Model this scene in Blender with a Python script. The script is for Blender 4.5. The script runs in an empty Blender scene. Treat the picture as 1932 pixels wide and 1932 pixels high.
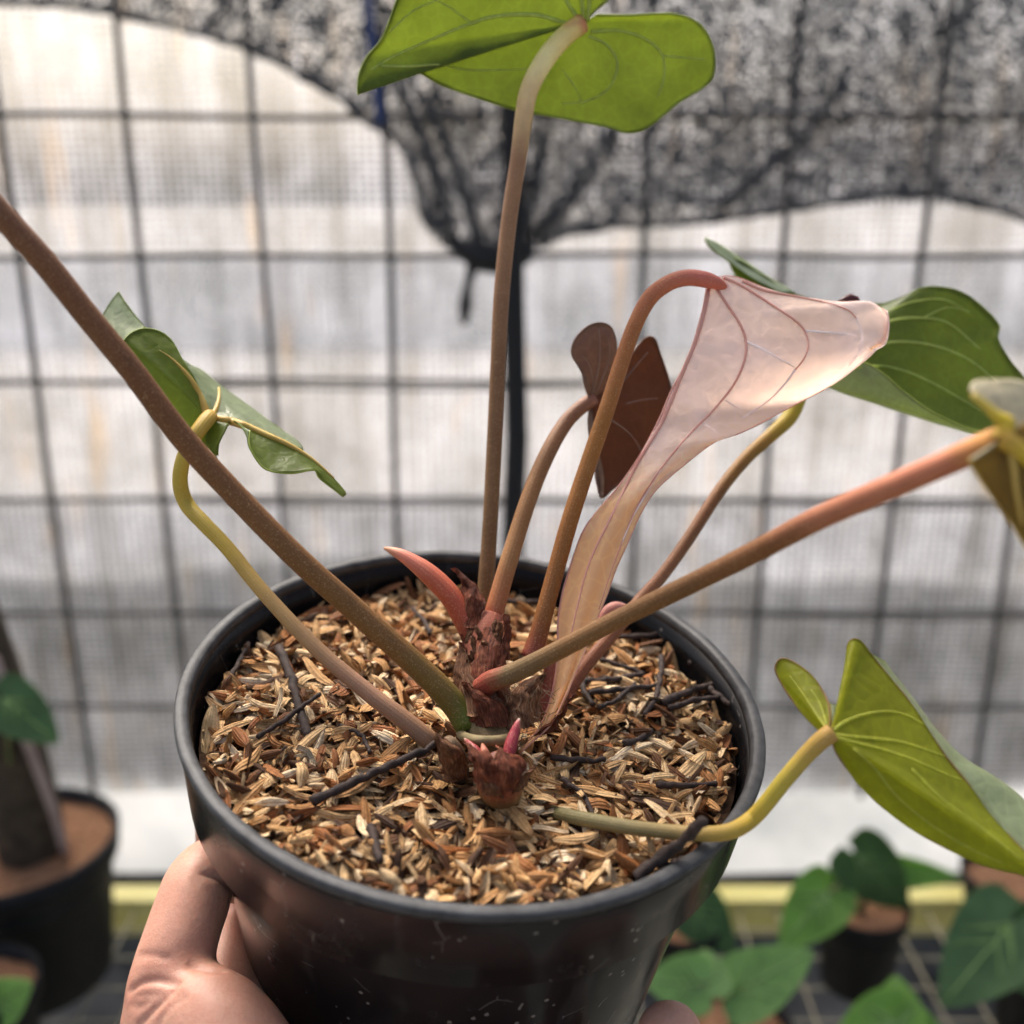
import bpy, bmesh, math, random
from mathutils import Vector, Matrix, noise
from mathutils.bvhtree import BVHTree
random.seed(7)
S = bpy.context.scene
COL = S.collection
R = math.radians

# ------------------------------------------------------------------ camera
PITCH = R(17.0); FPX = 1932.0; CPX = 966.0
CAM = Vector((0, 0, 1.5))
FWD = Vector((0, math.cos(PITCH), -math.sin(PITCH)))
UPV = Vector((0, math.sin(PITCH), math.cos(PITCH)))
RGT = Vector((1, 0, 0))
cam_d = bpy.data.cameras.new('camera'); cam = bpy.data.objects.new('camera', cam_d); COL.objects.link(cam)
cam.location = CAM; cam.rotation_euler = (math.pi / 2 - PITCH, 0, 0)
cam_d.sensor_width = 26.0; cam_d.sensor_fit = 'HORIZONTAL'; cam_d.lens = 26.0
cam_d.clip_start = 0.01; cam_d.clip_end = 500
cam_d.dof.use_dof = True; cam_d.dof.focus_distance = 0.290; cam_d.dof.aperture_fstop = 5.0
S.camera = cam
# ------------------------------------------------------------------ light
SUN_EL, SUN_AZ = R(52), R(-24)          # azimuth from +Y (behind the net), towards +X
world = bpy.data.worlds.new('World'); S.world = world; world.use_nodes = True
wn = world.node_tree.nodes; wl = world.node_tree.links
sky = wn.new('ShaderNodeTexSky'); sky.sky_type = 'NISHITA'; sky.sun_disc = False
sky.sun_elevation = SUN_EL; sky.sun_rotation = SUN_AZ
sky.air_density = 1.0; sky.dust_density = 9.0; sky.ozone_density = 0.3
bg = wn['Background']; bg.inputs['Strength'].default_value = 0.088
wl.new(sky.outputs[0], bg.inputs['Color'])
sun_d = bpy.data.lights.new('sun', 'SUN'); sun_d.energy = 1.5; sun_d.angle = R(24); sun_d.color = (1.0, 0.965, 0.92)
sun = bpy.data.objects.new('sun', sun_d); COL.objects.link(sun)
sdir = Vector((math.sin(SUN_AZ) * math.cos(SUN_EL), math.cos(SUN_AZ) * math.cos(SUN_EL), math.sin(SUN_EL)))
sun.rotation_euler = sdir.to_track_quat('Z', 'Y').to_euler()
S.view_settings.view_transform = 'Standard'; S.view_settings.look = 'None'
S.view_settings.gamma = 1.0; S.view_settings.use_curve_mapping = False
S.view_settings.exposure = 1.55
S.render.engine = 'CYCLES'; S.cycles.use_denoising = True
S.cycles.max_bounces = 12; S.cycles.transparent_max_bounces = 24; S.cycles.transmission_bounces = 8

# ------------------------------------------------------------------ helpers
def V(px, py, d):
    return CAM + d * (FWD + ((px - CPX) / FPX) * RGT - ((py - CPX) / FPX) * UPV)
def VY(px, py, Y):
    dr = FWD + ((px - CPX) / FPX) * RGT - ((py - CPX) / FPX) * UPV
    return CAM + dr * (Y / dr.y)
def VZ(px, py, z):
    dr = FWD + ((px - CPX) / FPX) * RGT - ((py - CPX) / FPX) * UPV
    return CAM + dr * ((z - CAM.z) / dr.z)
def PX(w):
    v = w - CAM; d = v.dot(FWD)
    return (CPX + FPX * v.dot(RGT) / d, CPX - FPX * v.dot(UPV) / d, d)
POT_C = CAM + Vector((-0.0107, 0.2756, -0.1387))
POT_N = Vector((0.0963, -0.1549, 0.9832)).normalized()
ex = Vector((1, 0, 0)); ex = (ex - POT_N * ex.dot(POT_N)).normalized(); ey = POT_N.cross(ex)
POT_M = Matrix.Translation(POT_C) @ Matrix((ex, ey, POT_N)).transposed().to_4x4()
POT_I = POT_M.inverted()
SOIL = -0.0115
def on_soil(px, py, h=0.0):
    dr = FWD + ((px - CPX) / FPX) * RGT - ((py - CPX) / FPX) * UPV
    o = POT_C + POT_N * (SOIL + h)
    return CAM + dr * ((o - CAM).dot(POT_N) / dr.dot(POT_N))
def soil_d(px, py, h=0.0): return PX(on_soil(px, py, h))[2]

def cr(P, n):
    """Catmull-Rom through P (tuples or Vectors of any size), n samples."""
    P = [tuple(p) for p in P]; m = len(P)
    if m == 1: return [P[0]] * n
    L = [0.0]
    for a, b in zip(P, P[1:]):
        L.append(L[-1] + max(1e-9, math.sqrt(sum((x - y) ** 2 for x, y in zip(a, b)))))
    out = []
    for i in range(n):
        s = L[-1] * i / (n - 1); k = 0
        while k < m - 2 and s > L[k + 1]: k += 1
        t = (s - L[k]) / (L[k + 1] - L[k])
        p1, p2 = P[k], P[k + 1]
        p0 = P[k - 1] if k > 0 else tuple(2 * a - b for a, b in zip(p1, p2))
        p3 = P[k + 2] if k + 2 < m else tuple(2 * b - a for a, b in zip(p1, p2))
        out.append(tuple(0.5 * (2 * b + (c - a) * t + (2 * a - 5 * b + 4 * c - d) * t * t + (3 * b - a - 3 * c + d) * t ** 3)
                         for a, b, c, d in zip(p0, p1, p2, p3)))
    return out
def cru(P, n):
    """uniform-parameter Catmull-Rom (keeps columns aligned)"""
    P = [tuple(p) for p in P]; m = len(P); out = []
    for i in range(n):
        s = (m - 1) * i / (n - 1); k = min(int(s), m - 2); t = s - k
        p1, p2 = P[k], P[k + 1]
        p0 = P[k - 1] if k > 0 else tuple(2 * a - b for a, b in zip(p1, p2))
        p3 = P[k + 2] if k + 2 < m else tuple(2 * b - a for a, b in zip(p1, p2))
        out.append(tuple(0.5 * (2 * b + (c - a) * t + (2 * a - 5 * b + 4 * c - d) * t * t + (3 * b - a - 3 * c + d) * t ** 3)
                         for a, b, c, d in zip(p0, p1, p2, p3)))
    return out

class MB:
    def __init__(s): s.v = []; s.f = []; s.m = []; s.uv = []
    def add(s, vs, fs, mi=0, uvs=None):
        o = len(s.v); s.v += [tuple(v) for v in vs]
        s.uv += uvs if uvs else [(0, 0)] * len(vs)
        for f in fs: s.f.append(tuple(i + o for i in f)); s.m.append(mi)
    def tube(s, P, rad, seg=12, mi=0, caps=True, flat=1.0, up=None, twist=None):
        P = [Vector(p) for p in P]; n = len(P)
        if not hasattr(rad, '__len__'): rad = [rad] * n
        T = [(P[min(i + 1, n - 1)] - P[max(i - 1, 0)]).normalized() for i in range(n)]
        a = Vector(up) if up else T[0].orthogonal()
        vs = []; uvs = []; L = 0
        tot = sum((P[i + 1] - P[i]).length for i in range(n - 1)) or 1
        for i in range(n):
            a = (a - T[i] * a.dot(T[i])).normalized(); b = T[i].cross(a)
            if i: L += (P[i] - P[i - 1]).length
            for k in range(seg):
                t = 2 * math.pi * k / seg
                vs.append(P[i] + rad[i] * (math.cos(t) * a * flat + math.sin(t) * b)); uvs.append((L / tot, k / seg))
        fs = []
        for i in range(n - 1):
            for k in range(seg):
                k2 = (k + 1) % seg
                fs.append((i * seg + k, i * seg + k2, (i + 1) * seg + k2, (i + 1) * seg + k))
        if caps:
            fs.append(tuple(range(seg))[::-1]); fs.append(tuple((n - 1) * seg + k for k in range(seg)))
        s.add(vs, fs, mi, uvs)
    def lathe(s, prof, seg=96, mi=0, closed=False):
        vs = []; uvs = []; n = len(prof)
        for i, (r, z) in enumerate(prof):
            for k in range(seg):
                t = 2 * math.pi * k / seg
                vs.append((r * math.cos(t), r * math.sin(t), z)); uvs.append((i / max(1, n - 1), k / seg))
        fs = []
        for i in range(n if closed else n - 1):
            j = (i + 1) % n
            for k in range(seg):
                k2 = (k + 1) % seg
                fs.append((i * seg + k, i * seg + k2, j * seg + k2, j * seg + k))
        s.add(vs, fs, mi, uvs)
    def box(s, lo, hi, mi=0):
        (a, b, c), (d, e, f) = lo, hi
        vs = [(a, b, c), (d, b, c), (d, e, c), (a, e, c), (a, b, f), (d, b, f), (d, e, f), (a, e, f)]
        s.add(vs, [(3, 2, 1, 0), (4, 5, 6, 7), (0, 1, 5, 4), (1, 2, 6, 5), (2, 3, 7, 6), (3, 0, 4, 7)], mi)
    def build(s, name, mats, parent=None, smooth=True, **props):
        me = bpy.data.meshes.new(name); me.from_pydata(s.v, [], s.f)
        if not isinstance(mats, (list, tuple)): mats = [mats]
        for m in mats: me.materials.append(m)
        me.polygons.foreach_set('material_index', s.m)
        uvl = me.uv_layers.new(name='UVMap')
        for l in me.loops: uvl.data[l.index].uv = s.uv[l.vertex_index]
        if smooth: me.polygons.foreach_set('use_smooth', [True] * len(s.f))
        me.update()
        o = bpy.data.objects.new(name, me); COL.objects.link(o)
        if parent is not None: o.parent = parent
        for k, v in props.items(): o[k] = v
        return o
def empty(name, loc=(0, 0, 0), mat=None, **props):
    o = bpy.data.objects.new(name, None); COL.objects.link(o)
    if mat is not None: o.matrix_world = mat
    else: o.location = loc
    o.empty_display_size = 0.01
    for k, v in props.items(): o[k] = v
    return o
def keep(o, parent):
    """parent a world-space mesh to an Empty that is not at the origin"""
    o.parent = parent; o.matrix_parent_inverse = parent.matrix_world.inverted() if parent.matrix_world != Matrix() else Matrix()
    return o
def child(mb, name, mats, parent, minv=None, smooth=True, **props):
    """mb is in world coordinates; store it in the parent's own space (minv = inverse world matrix)"""
    if minv is not None: mb.v = [tuple(minv @ Vector(v)) for v in mb.v]
    return mb.build(name, mats, parent, smooth, **props)

# ------------------------------------------------------------------ materials
class NT:
    def __init__(s, name):
        s.m = bpy.data.materials.new(name); s.m.use_nodes = True; s.t = s.m.node_tree; s.t.nodes.clear()
        s.out = s.n('ShaderNodeOutputMaterial')
    def n(s, typ, **kw):
        x = s.t.nodes.new(typ)
        for k, v in kw.items(): setattr(x, k, v)
        return x
    def l(s, a, b): s.t.links.new(a, b)
    def ramp(s, fac, stops, interp='LINEAR'):
        r = s.n('ShaderNodeValToRGB'); r.color_ramp.interpolation = interp
        e = r.color_ramp.elements
        while len(e) < len(stops): e.new(0.5)
        for x, (p, c) in zip(e, stops):
            x.position = p; x.color = (*c, 1) if len(c) == 3 else c
        if fac is not None: s.l(fac, r.inputs['Fac'])
        return r.outputs['Color']
    def mix(s, fac, a, b, mode='MIX'):
        x = s.n('ShaderNodeMix', data_type='RGBA', blend_type=mode)
        for sock, val in ((x.inputs[0], fac), (x.inputs[6], a), (x.inputs[7], b)):
            if isinstance(val, (int, float)): sock.default_value = val
            elif isinstance(val, tuple): sock.default_value = (*val, 1) if len(val) == 3 else val
            else: s.l(val, sock)
        return x.outputs[2]
    def math(s, op, a, b=None, clamp=False):
        x = s.n('ShaderNodeMath', operation=op, use_clamp=clamp)
        for i, val in enumerate((a, b)):
            if val is None: continue
            if isinstance(val, (int, float)): x.inputs[i].default_value = val
            else: s.l(val, x.inputs[i])
        return x.outputs[0]
    def noise(s, scale, detail=4, rough=0.55, vec=None, dist=0.0):
        x = s.n('ShaderNodeTexNoise'); x.inputs['Scale'].default_value = scale; x.inputs['Detail'].default_value = detail
        x.inputs['Roughness'].default_value = rough; x.inputs['Distortion'].default_value = dist
        if vec is not None: s.l(vec, x.inputs['Vector'])
        return x.outputs['Fac']
    def coord(s, which='Object', scale=None):
        c = s.n('ShaderNodeTexCoord').outputs[which]
        if scale:
            mp = s.n('ShaderNodeMapping'); mp.inputs['Scale'].default_value = scale; s.l(c, mp.inputs['Vector']); c = mp.outputs[0]
        return c
    def bump(s, h, strength=0.3, dist=0.001):
        b = s.n('ShaderNodeBump'); b.inputs['Strength'].default_value = strength; b.inputs['Distance'].default_value = dist
        s.l(h, b.inputs['Height']); return b.outputs[0]
    def bsdf(s, color, rough=0.6, spec=0.5, normal=None, **kw):
        p = s.n('ShaderNodeBsdfPrincipled')
        for key, val in (('Base Color', color), ('Roughness', rough), ('Specular IOR Level', spec)):
            if isinstance(val, (int, float)): p.inputs[key].default_value = val
            elif isinstance(val, tuple): p.inputs[key].default_value = (*val, 1)
            else: s.l(val, p.inputs[key])
        if normal is not None: s.l(normal, p.inputs['Normal'])
        for k, v in kw.items():
            p.inputs[k.replace('_', ' ')].default_value = v
        return p.outputs[0]
    def done(s, sh): s.l(sh, s.out.inputs['Surface']); return s.m

def mat_simple(name, c1, c2, scale=40, rough=0.7, spec=0.3, bump=0.2, dist=0.001):
    t = NT(name); c = t.coord()
    f = t.noise(scale, 5, 0.6, c)
    col = t.ramp(f, [(0.3, c1), (0.7, c2)])
    return t.done(t.bsdf(col, rough, spec, t.bump(f, bump, dist)))

def mat_leaf(name, c_dark, c_light, trans, t_amt=0.45, rough=0.42, spec=0.4, blot=None, grad=None):
    t = NT(name); c = t.coord()
    f = t.noise(55, 4, 0.55, c)
    g = t.noise(420, 3, 0.6, c)
    col = t.ramp(f, [(0.3, c_dark), (0.7, c_light)])
    col = t.mix(0.18, col, t.ramp(g, [(0.35, (0.25, 0.25, 0.2)), (0.65, (1.0, 1.0, 0.9))]), 'MULTIPLY')
    if blot:
        b = t.noise(24, 2, 0.5, c); b = t.ramp(b, [(0.45, (0, 0, 0)), (0.7, (1, 1, 1))])
        col = t.mix(b, col, blot)
    if grad:   # pigment change from the stalk end to the leaf tip
        sx = t.n('ShaderNodeSeparateXYZ'); t.l(t.coord('UV'), sx.inputs[0])
        k = t.ramp(t.math('ADD', sx.outputs[0], t.math('MULTIPLY', t.math('SUBTRACT', f, 0.5), 0.3)), [(0.36, (0, 0, 0)), (0.60, (1, 1, 1))])
        col = t.mix(k, col, grad); trans = t.mix(k, trans, tuple(min(1, x * 1.35) for x in grad))
    w = t.n('ShaderNodeTexVoronoi', feature='DISTANCE_TO_EDGE'); w.inputs['Scale'].default_value = 190
    t.l(c, w.inputs['Vector'])
    net_ = t.ramp(w.outputs['Distance'], [(0.0, (1, 1, 1)), (0.09, (0, 0, 0))])
    col = t.mix(t.math('MULTIPLY', net_, 0.20), col, t.mix(1.0, col, (1.9, 1.9, 1.7), 'MULTIPLY'))
    h = t.math('ADD', t.math('MULTIPLY', g, 0.5), t.math('ADD', t.math('MINIMUM', w.outputs['Distance'], 0.2), t.math('MULTIPLY', f, 1.5)))
    nb = t.bump(h, 0.5, 0.0010)
    p = t.bsdf(col, rough, spec, nb)
    tr = t.n('ShaderNodeBsdfTranslucent'); tc = t.mix(0.35, trans, t.mix(1.0, col, (3.0, 3.0, 3.0), 'MULTIPLY')); t.l(tc, tr.inputs['Color'])
    ms = t.n('ShaderNodeMixShader'); ms.inputs[0].default_value = t_amt
    t.l(p, ms.inputs[1]); t.l(tr.outputs[0], ms.inputs[2])
    return t.done(ms.outputs[0])

def mat_stalk(name, stops, speck=(0.62, 0.42, 0.24), rough=0.5):
    """stops = colours from base (0) to tip (1) along the stalk"""
    t = NT(name)
    uv = t.coord('UV'); sx = t.n('ShaderNodeSeparateXYZ'); t.l(uv, sx.inputs[0])
    c = t.coord()
    wob = t.math('ADD', sx.outputs[0], t.math('MULTIPLY', t.math('SUBTRACT', t.noise(60, 3, 0.6, c), 0.5), 0.14))
    col = t.ramp(wob, stops)
    f = t.noise(2300, 2, 0.6, c); fl = t.ramp(f, [(0.55, (0, 0, 0)), (0.75, (0.42, 0.42, 0.42))])
    col = t.mix(fl, col, speck)
    g = t.noise(90, 4, 0.6, c); col = t.mix(0.35, col, t.ramp(g, [(0.3, (0.45, 0.42, 0.4)), (0.7, (1.0, 1.0, 1.0))]), 'MULTIPLY')
    hs = t.n('ShaderNodeHueSaturation'); hs.inputs['Saturation'].default_value = 1.02; hs.inputs['Value'].default_value = 1.2; t.l(col, hs.inputs['Color']); col = hs.outputs[0]
    st = t.n('ShaderNodeTexWave', wave_type='BANDS', bands_direction='Y'); st.inputs['Scale'].default_value = 5
    st.inputs['Distortion'].default_value = 1.2; t.l(uv, st.inputs['Vector'])
    h = t.math('ADD', f, t.math('MULTIPLY', st.outputs['Fac'], 0.4))
    return t.done(t.bsdf(col, rough, 0.25, t.bump(h, 0.25, 0.0004)))

# ------------------------------------------------------------------ background: ground outside, net, fence, cloth
def ground():
    t = NT('earth'); c = t.coord()
    f = t.noise(2.2, 6, 0.6, c); g = t.noise(25, 4, 0.6, c)
    col = t.ramp(f, [(0.35, (0.15, 0.14, 0.12)), (0.65, (0.29, 0.27, 0.24))])
    col = t.mix(0.4, col, t.ramp(g, [(0.35, (0.4, 0.4, 0.38)), (0.65, (1, 1, 1))]), 'MULTIPLY')
    m = t.done(t.bsdf(col, 0.9, 0.2, t.bump(g, 0.4, 0.02)))
    mb = MB(); mb.add([(-120, -40, 0), (120, -40, 0), (120, 220, 0), (-120, 220, 0)], [(0, 1, 2, 3)])
    mb.build('ground', m, None, False, kind='structure')
    t = NT('weed_mat'); c = t.coord()
    f = t.noise(2.5, 6, 0.65, c); g = t.noise(60, 3, 0.6, c)
    col = t.ramp(f, [(0.40, (0.035, 0.037, 0.04)), (0.62, (0.22, 0.21, 0.19))])
    m = t.done(t.bsdf(col, 0.8, 0.3, t.bump(g, 0.3, 0.01)))
    mb = MB(); mb.add([(-9, 1.3, 0.004), (9, 1.3, 0.004), (9, 4.6, 0.004), (-9, 4.6, 0.004)], [(0, 1, 2, 3)])
    mb.build('path', m, None, False, kind='structure')
    m = mat_simple('concrete_floor', (0.10, 0.10, 0.085), (0.26, 0.255, 0.22), 6, 0.8, 0.3, 0.4, 0.01)
    mb = MB(); mb.add([(-30, -39, 0.005), (30, -39, 0.005), (30, 1.19, 0.005), (-30, 1.19, 0.005)], [(0, 1, 2, 3)])  # dark floor extended far behind the camera to cut bright reflections on the pot
    mb.build('floor', m, None, False, kind='structure')
    m = mat_simple('render_wall', (0.62, 0.61, 0.60), (0.76, 0.75, 0.74), 1.5, 0.85, 0.2, 0.2, 0.02)
    mb = MB(); mb.box((-14, 11.0, 0.0), (14, 11.25, 0.95))
    mb.build('boundary_wall', m, None, False, label='pale rendered boundary wall beyond the white insect net', category='wall')
ground()

NET_Y = 1.20; WIRE_Y = 1.175; CLOTH_Y = 1.188; BENCH_Z = 1.5 - 0.72
def net():
    t = NT('insect_net'); c = t.coord()
    # woven mesh: small openings between white threads
    w1 = t.n('ShaderNodeTexWave', wave_type='BANDS', bands_direction='X'); w1.inputs['Scale'].default_value = 34; w1.inputs['Distortion'].default_value = 1.4; w1.inputs['Detail Scale'].default_value = 3
    w2 = t.n('ShaderNodeTexWave', wave_type='BANDS', bands_direction='Z'); w2.inputs['Scale'].default_value = 40; w2.inputs['Distortion'].default_value = 1.6; w2.inputs['Detail Scale'].default_value = 3
    t.l(c, w1.inputs['Vector']); t.l(c, w2.inputs['Vector'])
    hole = t.math('MULTIPLY', w1.outputs['Fac'], w2.outputs['Fac'])
    fine = t.noise(260, 2, 0.6, c)
    hole = t.math('ADD', t.math('MULTIPLY', hole, 0.75), t.math('MULTIPLY', t.math('SUBTRACT', fine, 0.5), 0.9))
    hole = t.math('ADD', t.math('MULTIPLY', hole, 1.0), 0.20, True)
    hole = t.math('MINIMUM', t.math('MAXIMUM', hole, 0.10), 0.92)
    # algae, dust and rust streaks on the threads
    sv = t.coord('Object', (9, 1, 1.1)); f = t.noise(3.2, 4, 0.6, sv)
    col = t.ramp(f, [(0.30, (0.31, 0.31, 0.315)), (0.50, (0.53, 0.545, 0.59)), (0.72, (0.68, 0.70, 0.77))])
    s2 = t.coord('Object', (17, 1, 2.6)); r = t.noise(2.2, 2, 0.5, s2)
    col = t.mix(t.ramp(r, [(0.62, (0, 0, 0)), (0.74, (0.6, 0.6, 0.6))]), col, (0.70, 0.50, 0.30))
    g = t.noise(11, 5, 0.65, c)
    col = t.mix(0.55, col, t.ramp(g, [(0.36, (0.34, 0.34, 0.30)), (0.58, (1, 1, 1))]), 'MULTIPLY')
    d = t.n('ShaderNodeBsdfDiffuse'); t.l(col, d.inputs['Color'])
    tr = t.n('ShaderNodeBsdfTranslucent'); t.l(col, tr.inputs['Color'])
    a = t.n('ShaderNodeMixShader'); a.inputs[0].default_value = 0.70; t.l(d.outputs[0], a.inputs[1]); t.l(tr.outputs[0], a.inputs[2])
    tp = t.n('ShaderNodeBsdfTransparent')
    b = t.n('ShaderNodeMixShader'); t.l(hole, b.inputs[0]); t.l(a.outputs[0], b.inputs[1]); t.l(tp.outputs[0], b.inputs[2])
    m = t.done(b.outputs[0])
    mb = MB(); nx, nz = 160, 60; vs = []; fs = []
    for j in range(nz + 1):
        for i in range(nx + 1):
            x = -3 + 6.0 * i / nx; z = 0.74 + 1.66 * j / nz
            vs.append((x, NET_Y + 0.006 * noise.noise(Vector((x * 3, z * 2, 1))) + 0.003 * math.sin(x * 26 + 2 * noise.noise(Vector((x, z, 4)))), z))
    for j in range(nz):
        for i in range(nx): a0 = j * (nx + 1) + i; fs.append((a0, a0 + 1, a0 + nx + 2, a0 + nx + 1))
    mb.add(vs, fs)
    mb.build('insect_net', m, None, True, label='white insect netting stretched behind the black wire grid', category='netting')
    # added darker grey layer: stands in for shade on the lower netting
    t = NT('net_shade_layer'); c = t.coord(); f = t.noise(9, 5, 0.65, t.coord('Object', (2.2, 1, 1))); g = t.noise(230, 2, 0.6, c)
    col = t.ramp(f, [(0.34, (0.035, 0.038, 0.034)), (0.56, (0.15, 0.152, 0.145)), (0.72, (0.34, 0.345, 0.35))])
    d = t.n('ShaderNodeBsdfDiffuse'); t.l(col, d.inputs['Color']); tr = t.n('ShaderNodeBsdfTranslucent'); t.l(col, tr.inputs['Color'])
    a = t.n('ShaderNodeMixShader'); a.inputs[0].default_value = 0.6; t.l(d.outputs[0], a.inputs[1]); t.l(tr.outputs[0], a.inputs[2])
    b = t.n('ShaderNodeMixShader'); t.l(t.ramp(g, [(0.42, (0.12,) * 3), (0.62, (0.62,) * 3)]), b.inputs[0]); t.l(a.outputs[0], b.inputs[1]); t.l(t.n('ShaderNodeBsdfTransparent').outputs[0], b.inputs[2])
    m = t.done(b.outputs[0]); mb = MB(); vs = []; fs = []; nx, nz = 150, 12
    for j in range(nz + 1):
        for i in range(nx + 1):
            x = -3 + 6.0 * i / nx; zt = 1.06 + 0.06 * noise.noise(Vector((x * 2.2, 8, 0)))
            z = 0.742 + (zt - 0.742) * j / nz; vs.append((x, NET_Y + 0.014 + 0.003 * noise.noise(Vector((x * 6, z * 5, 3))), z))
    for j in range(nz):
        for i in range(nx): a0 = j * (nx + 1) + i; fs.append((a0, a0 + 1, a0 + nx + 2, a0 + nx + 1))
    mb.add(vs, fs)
    mb.build('insect_net', m, None, True, label='grey layer added behind the lower white net in place of shade', category='netting')
    # white plastic skirt below the net
    t = NT('plastic_skirt'); c = t.coord(); f = t.noise(5, 4, 0.6, c)
    col = t.ramp(f, [(0.35, (0.52, 0.56, 0.58)), (0.65, (0.80, 0.82, 0.83))])
    p = t.bsdf(col, 0.35, 0.5, t.bump(f, 0.5, 0.02)); tr = t.n('ShaderNodeBsdfTranslucent'); t.l(col, tr.inputs['Color'])
    ms = t.n('ShaderNodeMixShader'); ms.inputs[0].default_value = 0.55; t.l(p, ms.inputs[1]); t.l(tr.outputs[0], ms.inputs[2])
    m = t.done(ms.outputs[0])
    mb = MB(); vs = []; fs = []; nx, nz = 150, 14
    for j in range(nz + 1):
        for i in range(nx + 1):
            x = -3 + 6.0 * i / nx; z = 0.60 + 0.155 * j / nz
            vs.append((x, NET_Y + 0.02 + 0.012 * noise.noise(Vector((x * 5, z * 6, 9))), z))
    for j in range(nz):
        for i in range(nx): a0 = j * (nx + 1) + i; fs.append((a0, a0 + 1, a0 + nx + 2, a0 + nx + 1))
    mb.add(vs, fs)
    mb.build('plastic_skirt', m, None, True, label='white plastic sheet skirting the foot of the netting behind the bench', category='plastic sheet')
net()
def net_shade_wall():
    # low block wall added just outside the net to darken its lower part
    m = mat_simple('dark_block', (0.05, 0.05, 0.048), (0.24, 0.235, 0.22), 7, 0.9, 0.2, 0.6, 0.01)
    j = mat_simple('mortar', (0.03, 0.03, 0.03), (0.08, 0.08, 0.075), 30, 0.95, 0.1, 0.4, 0.004)
    root = empty('net_shade_wall', (0, 1.75, 0), label='low grey block wall added outside to darken the lower netting', category='wall')
    mb = MB(); mb.box((-3.1, 0.006, 0.0), (3.1, 0.10, 0.965)); mb.build('mortar', j, root, False)
    bm_ = MB(); bm_.box((-0.191, -0.006, 0.006), (0.191, 0.09, 0.186)); first = None
    for r in range(5):
        for c in range(-8, 9):
            x = c * 0.394 + (0.197 if r % 2 else 0)
            if abs(x) > 2.85: continue
            if first is None: o = first = bm_.build('block', m, root, False)
            else: o = first.copy(); COL.objects.link(o)
            o.location = (x, random.uniform(-.004, .003), r * 0.192)
net_shade_wall()

def fence():
    m = mat_simple('wire_metal', (0.045, 0.043, 0.043), (0.11, 0.10, 0.095), 60, 0.55, 0.4, 0.2, 0.001)
    root = empty('wire_fence', (0, WIRE_Y, 0.75), label='dark square wire grid fence in front of the white netting', category='fence')
    inv = Matrix.Translation((0, -WIRE_Y, -0.75))
    xs = [VY(x, 490, WIRE_Y).x for x in [-210 - 246 * k for k in range(9, 0, -1)] + [-210, 38, 265, 497, 735, 975, 1213, 1478, 1738, 1985, 2230] + [2230 + 246 * k for k in range(1, 10)]]
    for i, x in enumerate(xs):
        mb = MB(); P = []
        for k in range(25):
            z = 0.75 + 1.6 * k / 24
            P.append((x + 0.004 * noise.noise(Vector((i * 3.1, z * 3, 0))), WIRE_Y + 0.004 * noise.noise(Vector((i * 2.3, z * 3, 5))), z))
        mb.tube(P, 0.0042, 6); child(mb, 'wire', m, root, inv)
    for i, y in enumerate((-300, -40, 218, 484, 722, 945, 1160, 1338)):
        z = VY(900, y, WIRE_Y).z; mb = MB(); P = []
        for k in range(81):
            x = -2.9 + 5.8 * k / 80
            P.append((x, WIRE_Y + 0.0065 + 0.002 * noise.noise(Vector((x * 4, i * 1.9, 2))), z + 0.005 * noise.noise(Vector((x * 3, i * 2.7, 7)))))
        mb.tube(P, 0.0036, 6); child(mb, 'wire', m, root, inv)
        if y in (722, 945, 1160):
            mb = MB(); mb.tube([(x, yy + 0.004, zz - 0.006 + 0.004 * math.sin(x * 9)) for x, yy, zz in P], 0.0022, 6); child(mb, 'wire', m, root, inv)
fence()

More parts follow.
